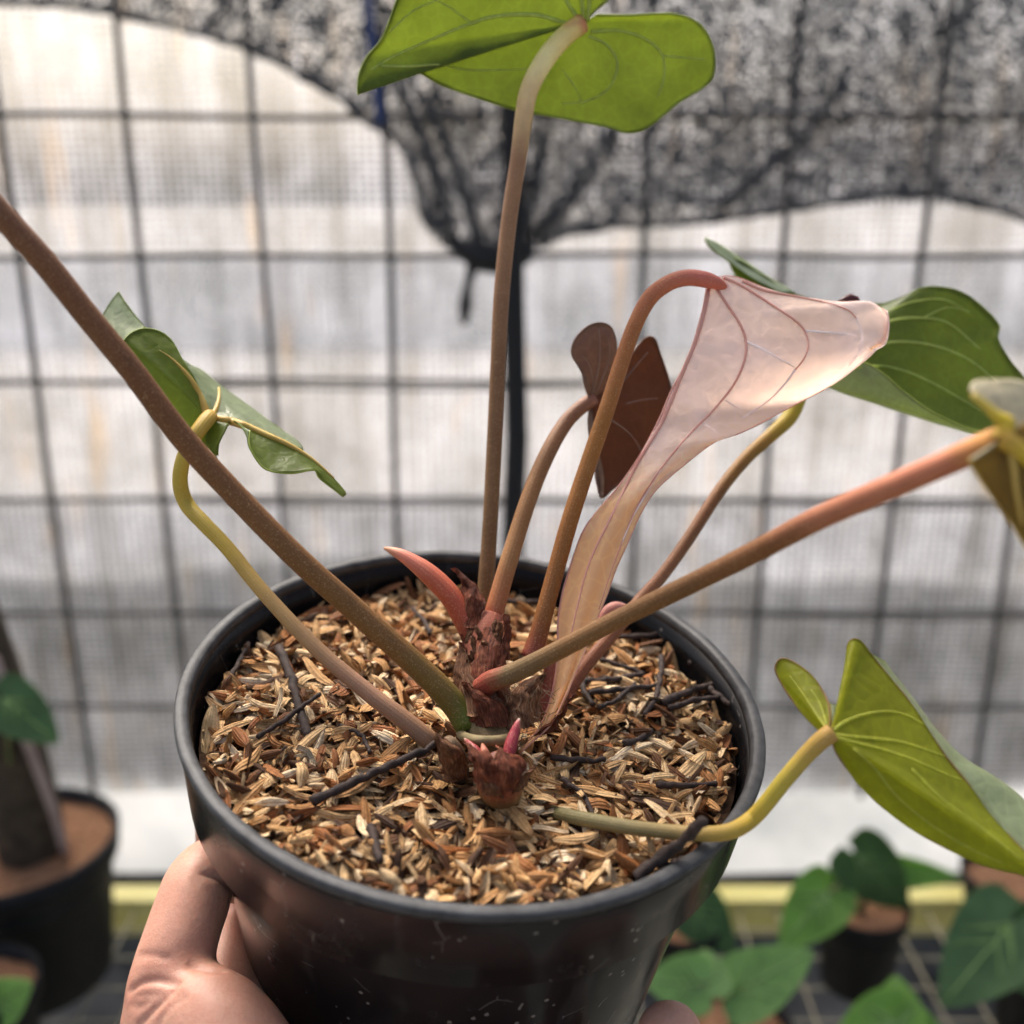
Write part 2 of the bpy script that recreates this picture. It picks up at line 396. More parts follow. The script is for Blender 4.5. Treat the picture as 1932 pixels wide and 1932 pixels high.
def cloth():
    t = NT('shade_cloth'); c = t.coord()
    v = t.n('ShaderNodeTexVoronoi', feature='F1'); v.inputs['Scale'].default_value = 230; v.inputs['Randomness'].default_value = 0.85
    t.l(c, v.inputs['Vector'])
    sz = t.noise(40, 4, 0.7, c)
    fold = t.noise(1.0, 3, 0.6, t.coord('Object', (16, 1, 3.5)))
    thr = t.math('ADD', t.math('ADD', t.math('MULTIPLY', sz, 0.85), t.math('MULTIPLY', fold, 0.28)), -0.17)
    hole = t.math('LESS_THAN', v.outputs['Distance'], thr)
    f = t.noise(700, 2, 0.6, c); col = t.ramp(f, [(0.3, (0.025, 0.025, 0.028)), (0.7, (0.085, 0.084, 0.092))])
    p = t.bsdf(col, 0.55, 0.5, t.bump(f, 0.5, 0.001))
    tp = t.n('ShaderNodeBsdfTransparent'); ms = t.n('ShaderNodeMixShader')
    t.l(hole, ms.inputs[0]); t.l(p, ms.inputs[1]); t.l(tp.outputs[0], ms.inputs[2])
    m = t.done(ms.outputs[0])
    root = empty('shade_cloth', tuple(VY(945, 480, CLOTH_Y)), label='black knitted shade cloth sagging from above and bunched into a knot', category='shade cloth')
    inv = Matrix.Translation(-root.location)
    bot = [(-3000, 60), (-2300, 20), (-1700, 70), (-1100, 10), (-600, 25), (-260, -10), (-90, 4), (0, 10), (120, 18), (210, 32), (330, 58), (450, 92), (540, 132), (620, 178), (700, 238), (750, 275),
           (785, 340), (805, 410), (845, 462), (900, 488), (960, 492), (1010, 470), (1080, 442), (1160, 430), (1260, 432), (1370, 418), (1500, 402), (1620, 382),
           (1700, 374), (1800, 382), (1932, 418), (2080, 470), (2250, 520), (2500, 500), (2900, 430), (3400, 480), (4000, 420), (4700, 470)]
    B = [(x, y + 5 * noise.noise(Vector((x * .03, 1, 0))) + 5 * noise.noise(Vector((x * .09, 4, 0)))) for x, y in cr(bot, 420)]
    mb = MB(); vs = []; fs = []; nr = 34
    for j in range(nr):
        v_ = j / (nr - 1)
        for i, (bx, by) in enumerate(B):
            # pull the folds together towards the knot
            top = (bx if bx < 700 or bx > 1100 else 700 + (bx - 700) * 1.0, -330)
            x = bx + (top[0] - bx) * v_; y = by + (top[1] - by) * v_
            g = math.exp(-((bx - 930) / 260) ** 2) * (1 - v_)
            dep = 0.006 * noise.noise(Vector((bx * 0.012, y * 0.004, 3))) + 0.010 * g * math.sin(bx * 0.07 + 2 * v_)
            p = VY(x, y, CLOTH_Y + max(-0.007, min(0.007, dep)))
            vs.append(p)
    for j in range(nr - 1):
        for i in range(419): a = j * 420 + i; fs.append((a, a + 1, a + 421, a + 420))
    mb.add(vs, fs); child(mb, 'cloth_sheet', m, root, inv)
    mb = MB(); P = [VY(x, y - 7, CLOTH_Y - 0.004) for x, y in B]
    mb.tube(P, [0.0030 + 0.007 * abs(noise.noise(Vector((i * 0.16, 0, 0)))) + 0.007 * math.exp(-((B[i][0] - 930) / 130) ** 2) for i in range(420)], 10, flat=0.5, up=(0, 1, 0))
    child(mb, 'rolled_hem', m, root, inv)
    for k, (x0, y0, x1, y1) in enumerate([(700, 60, 850, 455), (760, 120, 905, 480), (1030, 120, 965, 480), (1180, 220, 1000, 455), (1600, 150, 1350, 395), (1250, 60, 1010, 440)]):
        mb = MB(); P = []
        for i in range(14):
            s = i / 13; P.append(VY(x0 + (x1 - x0) * s + 22 * math.sin(s * 3), y0 + (y1 - y0) * s, CLOTH_Y - 0.006))
        mb.tube(P, [0.003 + 0.006 * i / 13 for i in range(14)], 8, flat=0.6, up=(0, 1, 0)); child(mb, 'gathered_fold', m, root, inv)
    dk = mat_simple('black_cord', (0.008, 0.008, 0.009), (0.03, 0.03, 0.033), 300, 0.7, 0.3, 0.4, 0.001)
    mb = MB(); mb.tube([VY(x, y, CLOTH_Y - 0.012) for x, y in ((905, 470), (892, 500), (882, 540), (878, 580), (876, 612))], [0.011, 0.007, 0.005, 0.008, 0.004], 8)
    child(mb, 'tied_tail', dk, root, inv)
    mb = MB(); mb.tube([VY(x, y, CLOTH_Y - 0.012) for x, y in ((862, 462), (905, 484), (950, 490), (1000, 478))], [0.009, 0.017, 0.018, 0.010], 10)
    child(mb, 'knot', dk, root, inv)
    mb = MB(); mb.tube([VY(x, y, WIRE_Y - 0.016) for x, y in cr([(968, -120), (970, 200), (966, 480), (968, 560), (972, 700), (975, 850), (968, 1000), (966, 1200), (966, 1500), (966, 2200), (966, 3300)], 30)], [0.0135 + 0.002 * noise.noise(Vector((i * 0.4, 3, 0))) for i in range(30)], 10)
    mb.build('post', dk, None, label='black vertical post behind the tall upright stalk', category='post')
    bl = mat_simple('blue_rope', (0.02, 0.04, 0.12), (0.05, 0.08, 0.22), 300, 0.6, 0.4, 0.4, 0.001)
    mb = MB(); mb.tube([VY(x, y, CLOTH_Y - 0.017) for x, y in cr([(690, -60), (698, 40), (708, 130), (714, 190), (718, 238)], 14)], 0.006, 8)
    mb.build('rope', bl, None, label='short blue rope hanging over the black shade cloth', category='rope')
cloth()

# ------------------------------------------------------------------ bench with nursery pots
def bench():
    wire = mat_simple('bench_wire', (0.16, 0.15, 0.11), (0.32, 0.30, 0.22), 30, 0.6, 0.4, 0.2, 0.001)
    yel = mat_simple('yellow_paint', (0.62, 0.55, 0.16), (0.78, 0.72, 0.30), 12, 0.5, 0.4, 0.2, 0.001)
    Y0, Y1 = 0.36, 0.93
    root = empty('plant_bench', (0, Y0, 0), label='wire mesh plant bench with a yellow rear rail below the netting', category='bench')
    inv = Matrix.Translation((0, -Y0, 0))
    mb = MB()
    for i in range(111):
        x = -2.2 + 4.4 * i / 110; mb.tube([(x, Y0, BENCH_Z - 0.003), (x, Y1, BENCH_Z - 0.003)], 0.0016, 5)
    for j in range(15):
        y = Y0 + (Y1 - Y0) * j / 14; mb.tube([(-2.2, y, BENCH_Z - 0.0062), (2.2, y, BENCH_Z - 0.0062)], 0.0016, 5)
    child(mb, 'mesh_top', wire, root, inv, kind='stuff')
    mb = MB(); mb.box((-2.2, Y1 - 0.012, BENCH_Z - 0.035), (2.2, Y1 + 0.014, BENCH_Z + 0.008)); child(mb, 'rear_rail', yel, root, inv, False)
    mb = MB(); mb.box((-2.2, Y0 - 0.02, BENCH_Z - 0.045), (2.2, Y0 + 0.01, BENCH_Z - 0.009)); child(mb, 'front_rail', wire, root, inv, False)
    for x in (-2.1, -0.7, 0.7, 2.1):
        for y in (Y0 + 0.02, Y1 - 0.03):
            mb = MB(); mb.box((x - 0.02, y - 0.015, 0.0), (x + 0.02, y + 0.015, BENCH_Z - 0.046)); child(mb, 'leg', wire, root, inv, False)
bench()

BLACK = None
def mat_black():
    t = NT('black_plastic'); c = t.coord()
    d = t.noise(45, 5, 0.65, c); s = t.noise(9, 4, 0.6, t.coord('Object', (14, 14, 1.2)))
    col = t.mix(t.ramp(d, [(0.52, (0, 0, 0)), (0.78, (0.35, 0.35, 0.35))]), (0.0065, 0.0065, 0.0075), (0.030, 0.029, 0.028))
    col = t.mix(t.ramp(s, [(0.60, (0, 0, 0)), (0.72, (0.5, 0.5, 0.5))]), col, (0.045, 0.045, 0.043))
    # scuffs: thin pale scratches
    v = t.n('ShaderNodeTexVoronoi', feature='DISTANCE_TO_EDGE'); v.inputs['Scale'].default_value = 70
    nz = t.n('ShaderNodeTexNoise'); nz.inputs['Scale'].default_value = 30
    vm = t.n('ShaderNodeVectorMath', operation='ADD'); t.l(c, vm.inputs[0])
    sc = t.n('ShaderNodeVectorMath', operation='SCALE'); sc.inputs['Scale'].default_value = 0.03; t.l(nz.outputs['Color'], sc.inputs[0]); t.l(c, nz.inputs['Vector']); t.l(sc.outputs[0], vm.inputs[1]); t.l(vm.outputs[0], v.inputs['Vector'])
    edge = t.math('LESS_THAN', v.outputs['Distance'], 0.005)
    gate = t.math('GREATER_THAN', t.noise(85, 2, 0.5, c), 0.61)
    sp = t.n('ShaderNodeTexVoronoi', feature='F1'); sp.inputs['Scale'].default_value = 260; t.l(c, sp.inputs['Vector'])
    spk = t.math('MULTIPLY', t.math('LESS_THAN', sp.outputs['Distance'], 0.16), t.math('GREATER_THAN', t.noise(60, 2, 0.5, c), 0.57))
    k = t.math('MAXIMUM', t.math('MULTIPLY', edge, gate), spk)
    col = t.mix(t.math('MULTIPLY', k, 0.6), col, (0.30, 0.27, 0.24))
    rg = t.ramp(d, [(0.3, (0.15,) * 3), (0.7, (0.30,) * 3)])
    return t.done(t.bsdf(col, rg, 0.22, t.bump(t.noise(160, 4, 0.6, c), 0.06, 0.0005)))
BLACK = mat_black()
BLACK2 = mat_simple('matt_black_pot', (0.006, 0.006, 0.007), (0.014, 0.014, 0.015), 40, 0.6, 0.2, 0.1, 0.001)
COCO = mat_simple('coco_peat', (0.16, 0.075, 0.040), (0.34, 0.19, 0.11), 160, 0.95, 0.1, 0.9, 0.004)

def nursery_pot(px, py, d, rad, h, label):
    """px,py,d = centre of the soil surface"""
    c = V(px, py, d); top = c.z + 0.012
    root = empty('nursery_pot', (c.x, c.y, BENCH_Z), label=label, category='pot', group='nursery pots on the bench')
    H = top - BENCH_Z
    mb = MB(); r0 = rad * 0.80
    mb.lathe([(r0, 0.0), (rad * 0.96, H * 0.84), (rad * 1.03, H * 0.845), (rad * 1.06, H), (rad * 1.0, H), (rad * 0.97, H * 0.85), (r0 * 0.96, 0.006), (0.001, 0.006), (0.001, 0.0)], 40, closed=True)
    mb.build('pot_wall', BLACK2, root)
    s = MB(); rr = rad * 0.985; rings = [(0.001, 0), (rr * .3, 0), (rr * .6, 0), (rr * .85, 0), (rr, 0)]
    vs = []; fs = []
    for i, (r, z) in enumerate(rings):
        for k in range(40):
            t = 2 * math.pi * k / 40; vs.append((r * math.cos(t), r * math.sin(t), H - 0.012 + 0.004 * noise.noise(Vector((c.x * 50 + r * 60 * math.cos(t), r * 60 * math.sin(t), 1)))))
    for i in range(4):
        for k in range(40): k2 = (k + 1) % 40; fs.append((i * 40 + k, i * 40 + k2, (i + 1) * 40 + k2, (i + 1) * 40 + k))
    s.add(vs, fs); s.build('potting_mix', COCO, root)
    return root, c

def heart(att, tip, width, curl=0.1):
    """heart-shaped leaf between world points; returns MB with a thin two-sided blade"""
    ax = tip - att; L = ax.length; u = ax.normalized(); to = (CAM - att).normalized()
    w = u.cross(to).normalized(); nrm = w.cross(u)
    mb = MB(); nu, nv = 18, 10; vs = []
    def hw(s):   # half width at s in [-0.22,1]
        if s < 0: return width * (0.55 + 0.45 * math.sqrt(max(0, 1 - (s / -0.26) ** 2)) if s > -0.26 else 0.0) * 0.98
        return width * max(0.0, (1 - s ** 1.5)) ** 0.75 * (1 + 0.1 * math.sin(s * 3))
    for side in (0, 1):
        for i in range(nu + 1):
            s = -0.25 + 1.25 * i / nu
            for j in range(-nv // 2, nv // 2 + 1):
                q = j / (nv / 2); y = q * hw(s)
                if s < 0: y = math.copysign(max(abs(y), width * 0.06 * (-s / .25) * (1 if j else 0)), q) if j else 0
                ss = s
                if j == 0 and s < 0: ss = 0.0 + s * 0.1
                p = att + u * (ss * L) + w * y + nrm * (curl * L * (abs(q) * 0.35 * (y / (width + 1e-6)) ** 2 + 0.25 * math.sin(s * 2.4)) + (0.0006 if side else 0))
                vs.append(p)
    fs = []; cN = nv + 1; off = (nu + 1) * cN
    for i in range(nu):
        for j in range(nv):
            a = i * cN + j; q = (a, a + 1, a + cN + 1, a + cN); fs.append(q); fs.append(tuple(x + off for x in q[::-1]))
    mb.add(vs, fs); return mb, u, w, nrm, L

GREEN_BG = [mat_leaf('bench_leaf_green', (0.11, 0.23, 0.04), (0.19, 0.35, 0.075), (0.5, 0.8, 0.15), 0.4),
            mat_leaf('bench_leaf_dark', (0.045, 0.10, 0.034), (0.085, 0.16, 0.058), (0.25, 0.45, 0.08), 0.28),
            mat_leaf('bench_leaf_soft', (0.15, 0.26, 0.09), (0.23, 0.38, 0.14), (0.5, 0.8, 0.25), 0.4)]
VEIN_BG = mat_simple('bench_leaf_vein', (0.12, 0.22, 0.06), (0.18, 0.30, 0.09), 60, 0.5, 0.4, 0.1)
STALK_BG = mat_simple('bench_stalk', (0.10, 0.13, 0.04), (0.20, 0.20, 0.08), 60, 0.5, 0.4, 0.1)
def bench_plant(potc, leaves, label, stem=None):
    root = empty('potted_seedling', tuple(potc), label=label, category='plant', group='young plants on the bench')
    inv = Matrix.Translation(-potc)
    if stem:
        mat, pts, rad = stem
        mb = MB(); mb.tube([Vector(p) for p in cr(pts, 24)], rad, 14); child(mb, 'stem', mat, root, inv)
    for (a, tp, wd, mi) in leaves:
        A = V(*a); T = V(*tp)
        mb, u, w, nrm, L = heart(A, T, wd * a[2] / FPX)
        lf = child(mb, 'leaf', GREEN_BG[mi], root, inv)
        vb = MB(); vb.tube([A + u * (s * L) + nrm * (0.1 * L * 0.25 * math.sin(s * 2.4) + 0.0007) for s in (0, .2, .4, .6, .8, .96)], [0.0016, .0014, .0012, .001, .0008, .0004], 6)
        for sg in (-1, 1):
            for s0, ln in ((0.0, 0.75), (0.05, 0.9), (0.2, 0.8)):
                P = [A + u * (L * (s0 + 0.32 * q)) + w * (sg * wd * a[2] / FPX * ln * q * 0.85) + nrm * (0.1 * L * (0.3 * q * q * .8 + 0.25 * math.sin((s0 + .32 * q) * 2.4)) + 0.001) for q in (0, .3, .6, .9)]
                vb.tube(P, [0.0011, .0009, .0007, .0003], 5)
        child(vb, 'vein_network', VEIN_BG, lf, inv)
        pb = MB(); mid = (A + potc) / 2 + Vector((0, 0, 0.02))
        pb.tube([Vector(p) for p in cr([potc - Vector((0, 0, .01)), mid, A], 12)], 0.0018, 6); child(pb, 'leaf_stalk', STALK_BG, root, inv)

BARK = mat_simple('stem_bark', (0.035, 0.028, 0.02), (0.10, 0.075, 0.05), 60, 0.8, 0.2, 0.6, 0.003)
r_, c_ = nursery_pot(38, 1604, 0.96, 0.084, 0.15, 'large black nursery pot of brown peat with a thick trunk')
bench_plant(c_, [((8, 1320, .84), (112, 1402, .84), 52, 1)], 'thick brown trunk leaning out of the large peat filled pot',
            (BARK, [tuple(V(62, 1612, .965)), tuple(V(45, 1500, .94)), tuple(V(12, 1370, .91)), tuple(V(-25, 1240, .89)), tuple(V(-80, 1080, .88))], [0.031 - 0.010 * i / 23 for i in range(24)]))
stk = MB(); P = [V(125, 1615, .945), V(100, 1530, .92), V(58, 1420, .895), V(22, 1330, .875), V(-13, 1240, .86)]
stk.tube([Vector(p) for p in cr(P, 12)], 0.0042, 8)
stk.build('support_stake', mat_simple('grey_stake', (0.30, 0.22, 0.19), (0.42, 0.33, 0.29), 40, 0.7, 0.3, 0.2), None, label='pinkish grey stake tied along the thick brown trunk', category='stake')
r_, c_ = nursery_pot(-40, 1880, 0.83, 0.045, 0.08, 'small black pot half hidden by a mottled green leaf')
bench_plant(c_, [((-10, 1900, .80), (62, 1850, .78), 48, 2), ((-30, 1905, .8), (-100, 1860, .82), 40, 2)], 'low mottled green plant beside the large peat pot')
r_, c_ = nursery_pot(1628, 1722, 0.965, 0.040, 0.08, 'black pot of red brown peat standing free before the yellow rail')
bench_plant(c_, [((1562, 1685, .95), (1470, 1790, .93), 56, 0), ((1618, 1615, .95), (1712, 1712, .96), 62, 1), ((1640, 1640, .97), (1810, 1655, .98), 34, 0)], 'young plant with three bright green leaves before the yellow rail')
r_, c_ = nursery_pot(1985, 1800, 0.90, 0.045, 0.08, 'black pot behind the dark heart shaped leaves')
bench_plant(c_, [((1905, 1745, .84), (1775, 1900, .82), 82, 1), ((1920, 1750, .85), (1990, 1900, .84), 80, 1)], 'plant with large dark green heart shaped leaves')
r_, c_ = nursery_pot(1905, 1665, 1.03, 0.045, 0.08, 'far pot of pale brown peat above the dark leaves')
r_, c_ = nursery_pot(1390, 1950, 0.83, 0.042, 0.08, 'pot of red peat beneath the soft green leaves beside the hand')
bench_plant(c_, [((1392, 1870, .80), (1535, 1795, .80), 62, 2), ((1318, 1858, .80), (1215, 1850, .80), 55, 2), ((1330, 1862, .80), (1330, 1790, .82), 52, 2)], 'plant with soft pale green leaves beside the hand')
r_, c_ = nursery_pot(1285, 1745, 0.98, 0.040, 0.08, 'pot mostly hidden behind the held pot')
bench_plant(c_, [((1300, 1700, .96), (1385, 1800, .95), 55, 1), ((1290, 1690, .97), (1330, 1640, .98), 30, 1)], 'dark green plant close behind the held pot')
r_, c_ = nursery_pot(1665, 2040, 0.80, 0.045, 0.08, 'pot at the front of the bench under a yellowish leaf')
bench_plant(c_, [((1690, 1930, .78), (1575, 1960, .78), 62, 0), ((1695, 1935, .78), (1690, 1840, .80), 50, 0), ((1700, 1935, .78), (1790, 1970, .78), 48, 0)], 'yellowish green plant at the front of the bench')

# ------------------------------------------------------------------ the held pot
pot = empty('black_pot', mat=POT_M, label='glossy black plastic pot of husks held up in a hand', category='pot')
def pot_wall_r(h):  # outer radius of the lower wall at local height h (<0)
    return 0.0766 + (h + 0.027) * 0.135
mb = MB()
mb.lathe([(0.0846, -0.0030), (0.0812, -0.0030), (0.0805, -0.010), (0.0786, -0.0262),
          (0.0760, -0.0273), (0.0818, -0.0272), (0.0825, -0.0266), (0.0845, -0.0045), (0.0847, -0.0036)], 160, closed=True)
LIP_SHEEN = mat_simple('lip_sheen_plastic', (0.022, 0.023, 0.025), (0.075, 0.078, 0.082), 160, 0.55, 0.35, 0.5, 0.0006)  # lighter grey stands in for the sky's reflection on the lip bevel
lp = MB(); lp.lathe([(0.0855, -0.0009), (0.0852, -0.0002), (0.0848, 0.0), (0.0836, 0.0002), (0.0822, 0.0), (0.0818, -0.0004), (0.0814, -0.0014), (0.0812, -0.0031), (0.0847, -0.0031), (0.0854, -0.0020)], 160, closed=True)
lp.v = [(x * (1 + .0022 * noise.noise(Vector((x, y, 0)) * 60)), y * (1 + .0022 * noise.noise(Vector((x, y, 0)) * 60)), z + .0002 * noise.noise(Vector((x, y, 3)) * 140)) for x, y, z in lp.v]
lp.build('lip', LIP_SHEEN, pot)
rim = mb.build('rim', BLACK, pot)
mb = MB()
mb.lathe([(0.0755, -0.0268), (0.0766, -0.0276), (0.0757, -0.034), (pot_wall_r(-.06), -0.06), (pot_wall_r(-.10), -0.10), (pot_wall_r(-.132), -0.132), (pot_wall_r(-.135) - .002, -0.135), (0.001, -0.135),
          (0.001, -0.132), (pot_wall_r(-.13) - .003, -0.131), (pot_wall_r(-.08) - .0022, -0.08), (0.0740, -0.03)], 140, closed=True)
mb.build('pot_wall', BLACK, pot)

# ------------------------------------------------------------------ husk mulch
def mat_husk():
    t = NT('rice_husk')
    oi = t.n('ShaderNodeObjectInfo'); at = t.n('ShaderNodeAttribute', attribute_name='tint')
    f = t.math('FRACT', t.math('ADD', oi.outputs['Random'], at.outputs['Fac']))
    col = t.ramp(f, [(0.0, (0.055, 0.028, 0.016)), (0.12, (0.13, 0.06, 0.028)), (0.25, (0.32, 0.125, 0.045)), (0.42, (0.44, 0.235, 0.095)), (0.64, (0.56, 0.34, 0.155)), (0.84, (0.70, 0.49, 0.26)), (1.0, (0.84, 0.69, 0.47))])
    uv = t.coord('UV'); sx = t.n('ShaderNodeSeparateXYZ'); t.l(uv, sx.inputs[0])
    wv = t.n('ShaderNodeTexWave', wave_type='BANDS', bands_direction='Y'); wv.inputs['Scale'].default_value = 1.6; wv.inputs['Distortion'].default_value = 1.5; t.l(uv, wv.inputs['Vector'])
    col = t.mix(0.32, col, t.ramp(wv.outputs['Fac'], [(0.0, (0.42, 0.36, 0.30)), (0.6, (1, 1, 1))]), 'MULTIPLY')
    c = t.coord(); g = t.noise(700, 4, 0.65, c)
    col = t.mix(0.6, col, t.ramp(g, [(0.34, (0.35, 0.28, 0.22)), (0.6, (1, 1, 1))]), 'MULTIPLY')
    g2 = t.noise(240, 2, 0.5, c); col = t.mix(t.ramp(g2, [(0.58, (0, 0, 0)), (0.75, (0.5, 0.5, 0.5))]), col, (0.10, 0.055, 0.03))
    e = t.math('ABSOLUTE', t.math('SUBTRACT', sx.outputs[0], 0.5)); col = t.mix(t.ramp(e, [(0.40, (0, 0, 0)), (0.5, (0.6, 0.6, 0.6))]), col, (0.16, 0.09, 0.05))
    hs = t.n('ShaderNodeHueSaturation'); hs.inputs['Saturation'].default_value = 1.03; hs.inputs['Value'].default_value = 1.15; t.l(col, hs.inputs['Color']); col = hs.outputs[0]
    h = t.math('ADD', wv.outputs['Fac'], t.math('MULTIPLY', g, 0.8))
    return t.done(t.bsdf(col, 0.62, 0.2, t.bump(h, 0.55, 0.0004)))
HUSK = mat_husk()
def husk_shape(kind, rng):
    L = 0.0100 * rng.uniform(0.85, 1.2); W = 0.0029 * rng.uniform(0.85, 1.15); D = 0.0012 * rng.uniform(0.7, 1.4)
    if kind == 1: W *= 0.5; D *= 0.6                       # splinter
    if kind == 2: L *= 0.62; W *= 1.1                      # broken half
    if kind == 3: W *= 1.35; D *= 0.7; L *= 1.12           # broad leaf-like flake
    nu, nv = 8, 4; vs = []; uvs = []; fs = []
    bend = rng.uniform(-0.9, 0.9) * 0.001; tw = rng.uniform(-0.5, 0.5)
    for i in range(nu + 1):
        s = i / nu
        prof = max(0.05, math.sin(math.pi * (0.06 + 0.88 * s)) ** 0.75)
        if kind == 2 and s > 0.8: prof = 0.7 + 0.2 * rng.random()
        if kind == 1: prof = 0.5 + 0.5 * prof
        for j in range(nv + 1):
            q = (j / nv - 0.5) * 2
            y = q * W / 2 * prof; z = D * (1 - q * q) * prof + bend * math.cos(s * 5) + (0.0002 if j == 2 else 0)
            a = tw * (s - 0.5); vs.append((L * (s - 0.5), y * math.cos(a) - z * math.sin(a), y * math.sin(a) + z * math.cos(a))); uvs.append((s, j / nv))
    for i in range(nu):
        for j in range(nv): a = i * (nv + 1) + j; fs.append((a, a + 1, a + nv + 2, a + nv + 1))
    return vs, fs, uvs
rng = random.Random(3)
KINDS = [0, 0, 0, 0, 0, 1, 1, 2, 2, 3, 0, 3]
SHAPES = [husk_shape(k, rng) for k in KINDS]
mulch = empty('husk_mulch', mat=POT_M, label='layer of loose tan rice husks filling the held black pot', category='mulch')
def soil_h(x, y):
    r = math.hypot(x, y)
    return SOIL + 0.0022 * noise.noise(Vector((x * 45, y * 45, 2))) + (0.0035 if y < 0 else -0.0035) * (abs(y) / 0.08) ** 1.4 - 0.0007
DARK = mat_simple('damp_bark_fines', (0.028, 0.016, 0.010), (0.10, 0.055, 0.03), 300, 0.9, 0.15, 0.8, 0.002)
mb = MB(); vs = []; fs = []; NR, NA = 26, 72
for i in range(NR + 1):
    r = 0.0792 * i / NR + 1e-4
    for k in range(NA):
        t = 2 * math.pi * k / NA; x, y = r * math.cos(t), r * math.sin(t); vs.append((x, y, soil_h(x, y) - 0.001))
for i in range(NR):
    for k in range(NA): k2 = (k + 1) % NA; fs.append((i * NA + k, i * NA + k2, (i + 1) * NA + k2, (i + 1) * NA + k))
mb.add(vs, fs); mb.build('bark_fines', DARK, mulch)
STEM_L = POT_I @ on_soil(925, 1370)
def place(rng, layer):
    while True:
        r = 0.0782 * math.sqrt(rng.random()); t = rng.uniform(0, 2 * math.pi); x, y = r * math.cos(t), r * math.sin(t)
        if math.hypot(x - STEM_L.x, y - STEM_L.y) > 0.008: break
    z = soil_h(x, y) + layer
    tilt = rng.gauss(0, 0.34); roll = rng.gauss(0, 0.55) + (math.pi if rng.random() < 0.30 else 0)
    if r > 0.070: tilt += 0.25
    sc = rng.uniform(0.75, 1.2)
    M = Matrix.Translation((x, y, z)) @ Matrix.Rotation(rng.uniform(0, 2 * math.pi), 4, 'Z') @ Matrix.Rotation(tilt, 4, 'Y') @ Matrix.Rotation(roll, 4, 'X') @ Matrix.Diagonal((sc, sc, sc, 1))
    # keep both ends inside the pot
    for e in (-0.0056, 0.0056):
        p = M @ Vector((e, 0, 0))
        if math.hypot(p.x, p.y) > 0.0790:
            k = 0.0775 / math.hypot(p.x, p.y); M = Matrix.Translation((p.x * (k - 1), p.y * (k - 1), 0)) @ M
    return M
def husk_stuff(n, seed, lo=-0.0015, hi=0.0028, size=None, nm='loose_husks'):
    rng = random.Random(seed); V_, F_, U_, T_ = [], [], [], []
    for i in range(n):
        vs, fs, uvs = SHAPES[rng.randrange(len(SHAPES))]; M = place(rng, rng.uniform(lo, hi)); o = len(V_)
        if size: M = M @ Matrix.Diagonal((rng.uniform(*size), rng.uniform(*size) * 0.8, rng.uniform(*size), 1))
        V_ += [tuple(M @ Vector(v)) for v in vs]; U_ += uvs; F_ += [tuple(a + o for a in f) for f in fs]
        tt = rng.random() if rng.random() > 0.25 else rng.uniform(0.0, 0.4)
        T_ += [tt] * len(vs)
    me = bpy.data.meshes.new(nm); me.from_pydata(V_, [], F_); me.materials.append(HUSK)
    uvl = me.uv_layers.new(name='UVMap'); li = [0] * len(me.loops); me.loops.foreach_get('vertex_index', li)
    uvl.data.foreach_set('uv', [c for k in li for c in U_[k]])
    a = me.attributes.new('tint', 'FLOAT', 'POINT'); a.data.foreach_set('value', T_)
    me.polygons.foreach_set('use_smooth', [True] * len(F_)); me.update()
    o = bpy.data.objects.new(nm, me); COL.objects.link(o); o.parent = mulch; o['kind'] = 'stuff'
husk_stuff(3300, 11)
husk_stuff(1500, 12, 0.0006, 0.0034, (0.25, 0.6), 'husk_crumbs')
meshes = []
for vs, fs, uvs in SHAPES:
    me = bpy.data.meshes.new('rice_husk'); me.from_pydata(vs, [], fs); me.materials.append(HUSK)
    uvl = me.uv_layers.new(name='UVMap')
    for l in me.loops: uvl.data[l.index].uv = uvs[l.vertex_index]
    a = me.attributes.new('tint', 'FLOAT', 'POINT'); a.data.foreach_set('value', [0.0] * len(vs))
    me.polygons.foreach_set('use_smooth', [True] * len(fs)); me.update(); meshes.append(me)
rng = random.Random(21)
for i in range(300):
    o = bpy.data.objects.new('rice_husk', meshes[rng.randrange(len(meshes))]); COL.objects.link(o); o.parent = mulch
    o.matrix_local = place(rng, rng.uniform(0.0026, 0.0042)) @ Matrix.Scale(1.08, 4)

# ------------------------------------------------------------------ twigs
TWIG = mat_simple('dark_twig', (0.016, 0.011, 0.010), (0.065, 0.042, 0.034), 260, 0.75, 0.3, 0.7, 0.001)
def twig(pts, r, h, label, group=None):
    P = []
    for i, (x, y) in enumerate(pts):
        hh = h[i] if isinstance(h, (list, tuple)) else h
        for _ in range(3):
            q = POT_I @ on_soil(x, y, hh); hh = (h[i] if isinstance(h, (list, tuple)) else h) + soil_h(q.x, q.y) - SOIL
        P.append(on_soil(x, y, hh))
    P = [Vector(p) for p in cr(P, 6 * len(P))]; n = len(P); k0 = random.random() * 50
    P = [p + 0.0006 * Vector((noise.noise(Vector((k0, i * .5, 0))), noise.noise(Vector((k0, i * .5, 5))), noise.noise(Vector((k0, i * .5, 9))))) for i, p in enumerate(P)]
    mb = MB(); mb.tube(P, [r * (1 - 0.25 * i / n + 0.35 * noise.noise(Vector((k0, i * 0.7, 3)))) for i in range(n)], 8)
    c = Vector(P[0]); mb.v = [tuple(Vector(v) - c) for v in mb.v]
    o = mb.build('twig', TWIG, None, label=label, category='twig'); o.location = c
    if group: o['group'] = group
twig([(590, 1512), (660, 1480), (720, 1452), (780, 1425), (832, 1398)], 0.0013, 0.006, 'long thin dark twig propped against the pale trailing stalk base')
twig([(526, 1222), (548, 1275), (560, 1320), (583, 1392)], 0.0016, 0.004, 'knobbly dark twig lying between two left stalks and the pot wall')
twig([(486, 1390), (545, 1352), (604, 1308)], 0.0008, 0.0055, 'thin dark twig crossing the knobbly one')
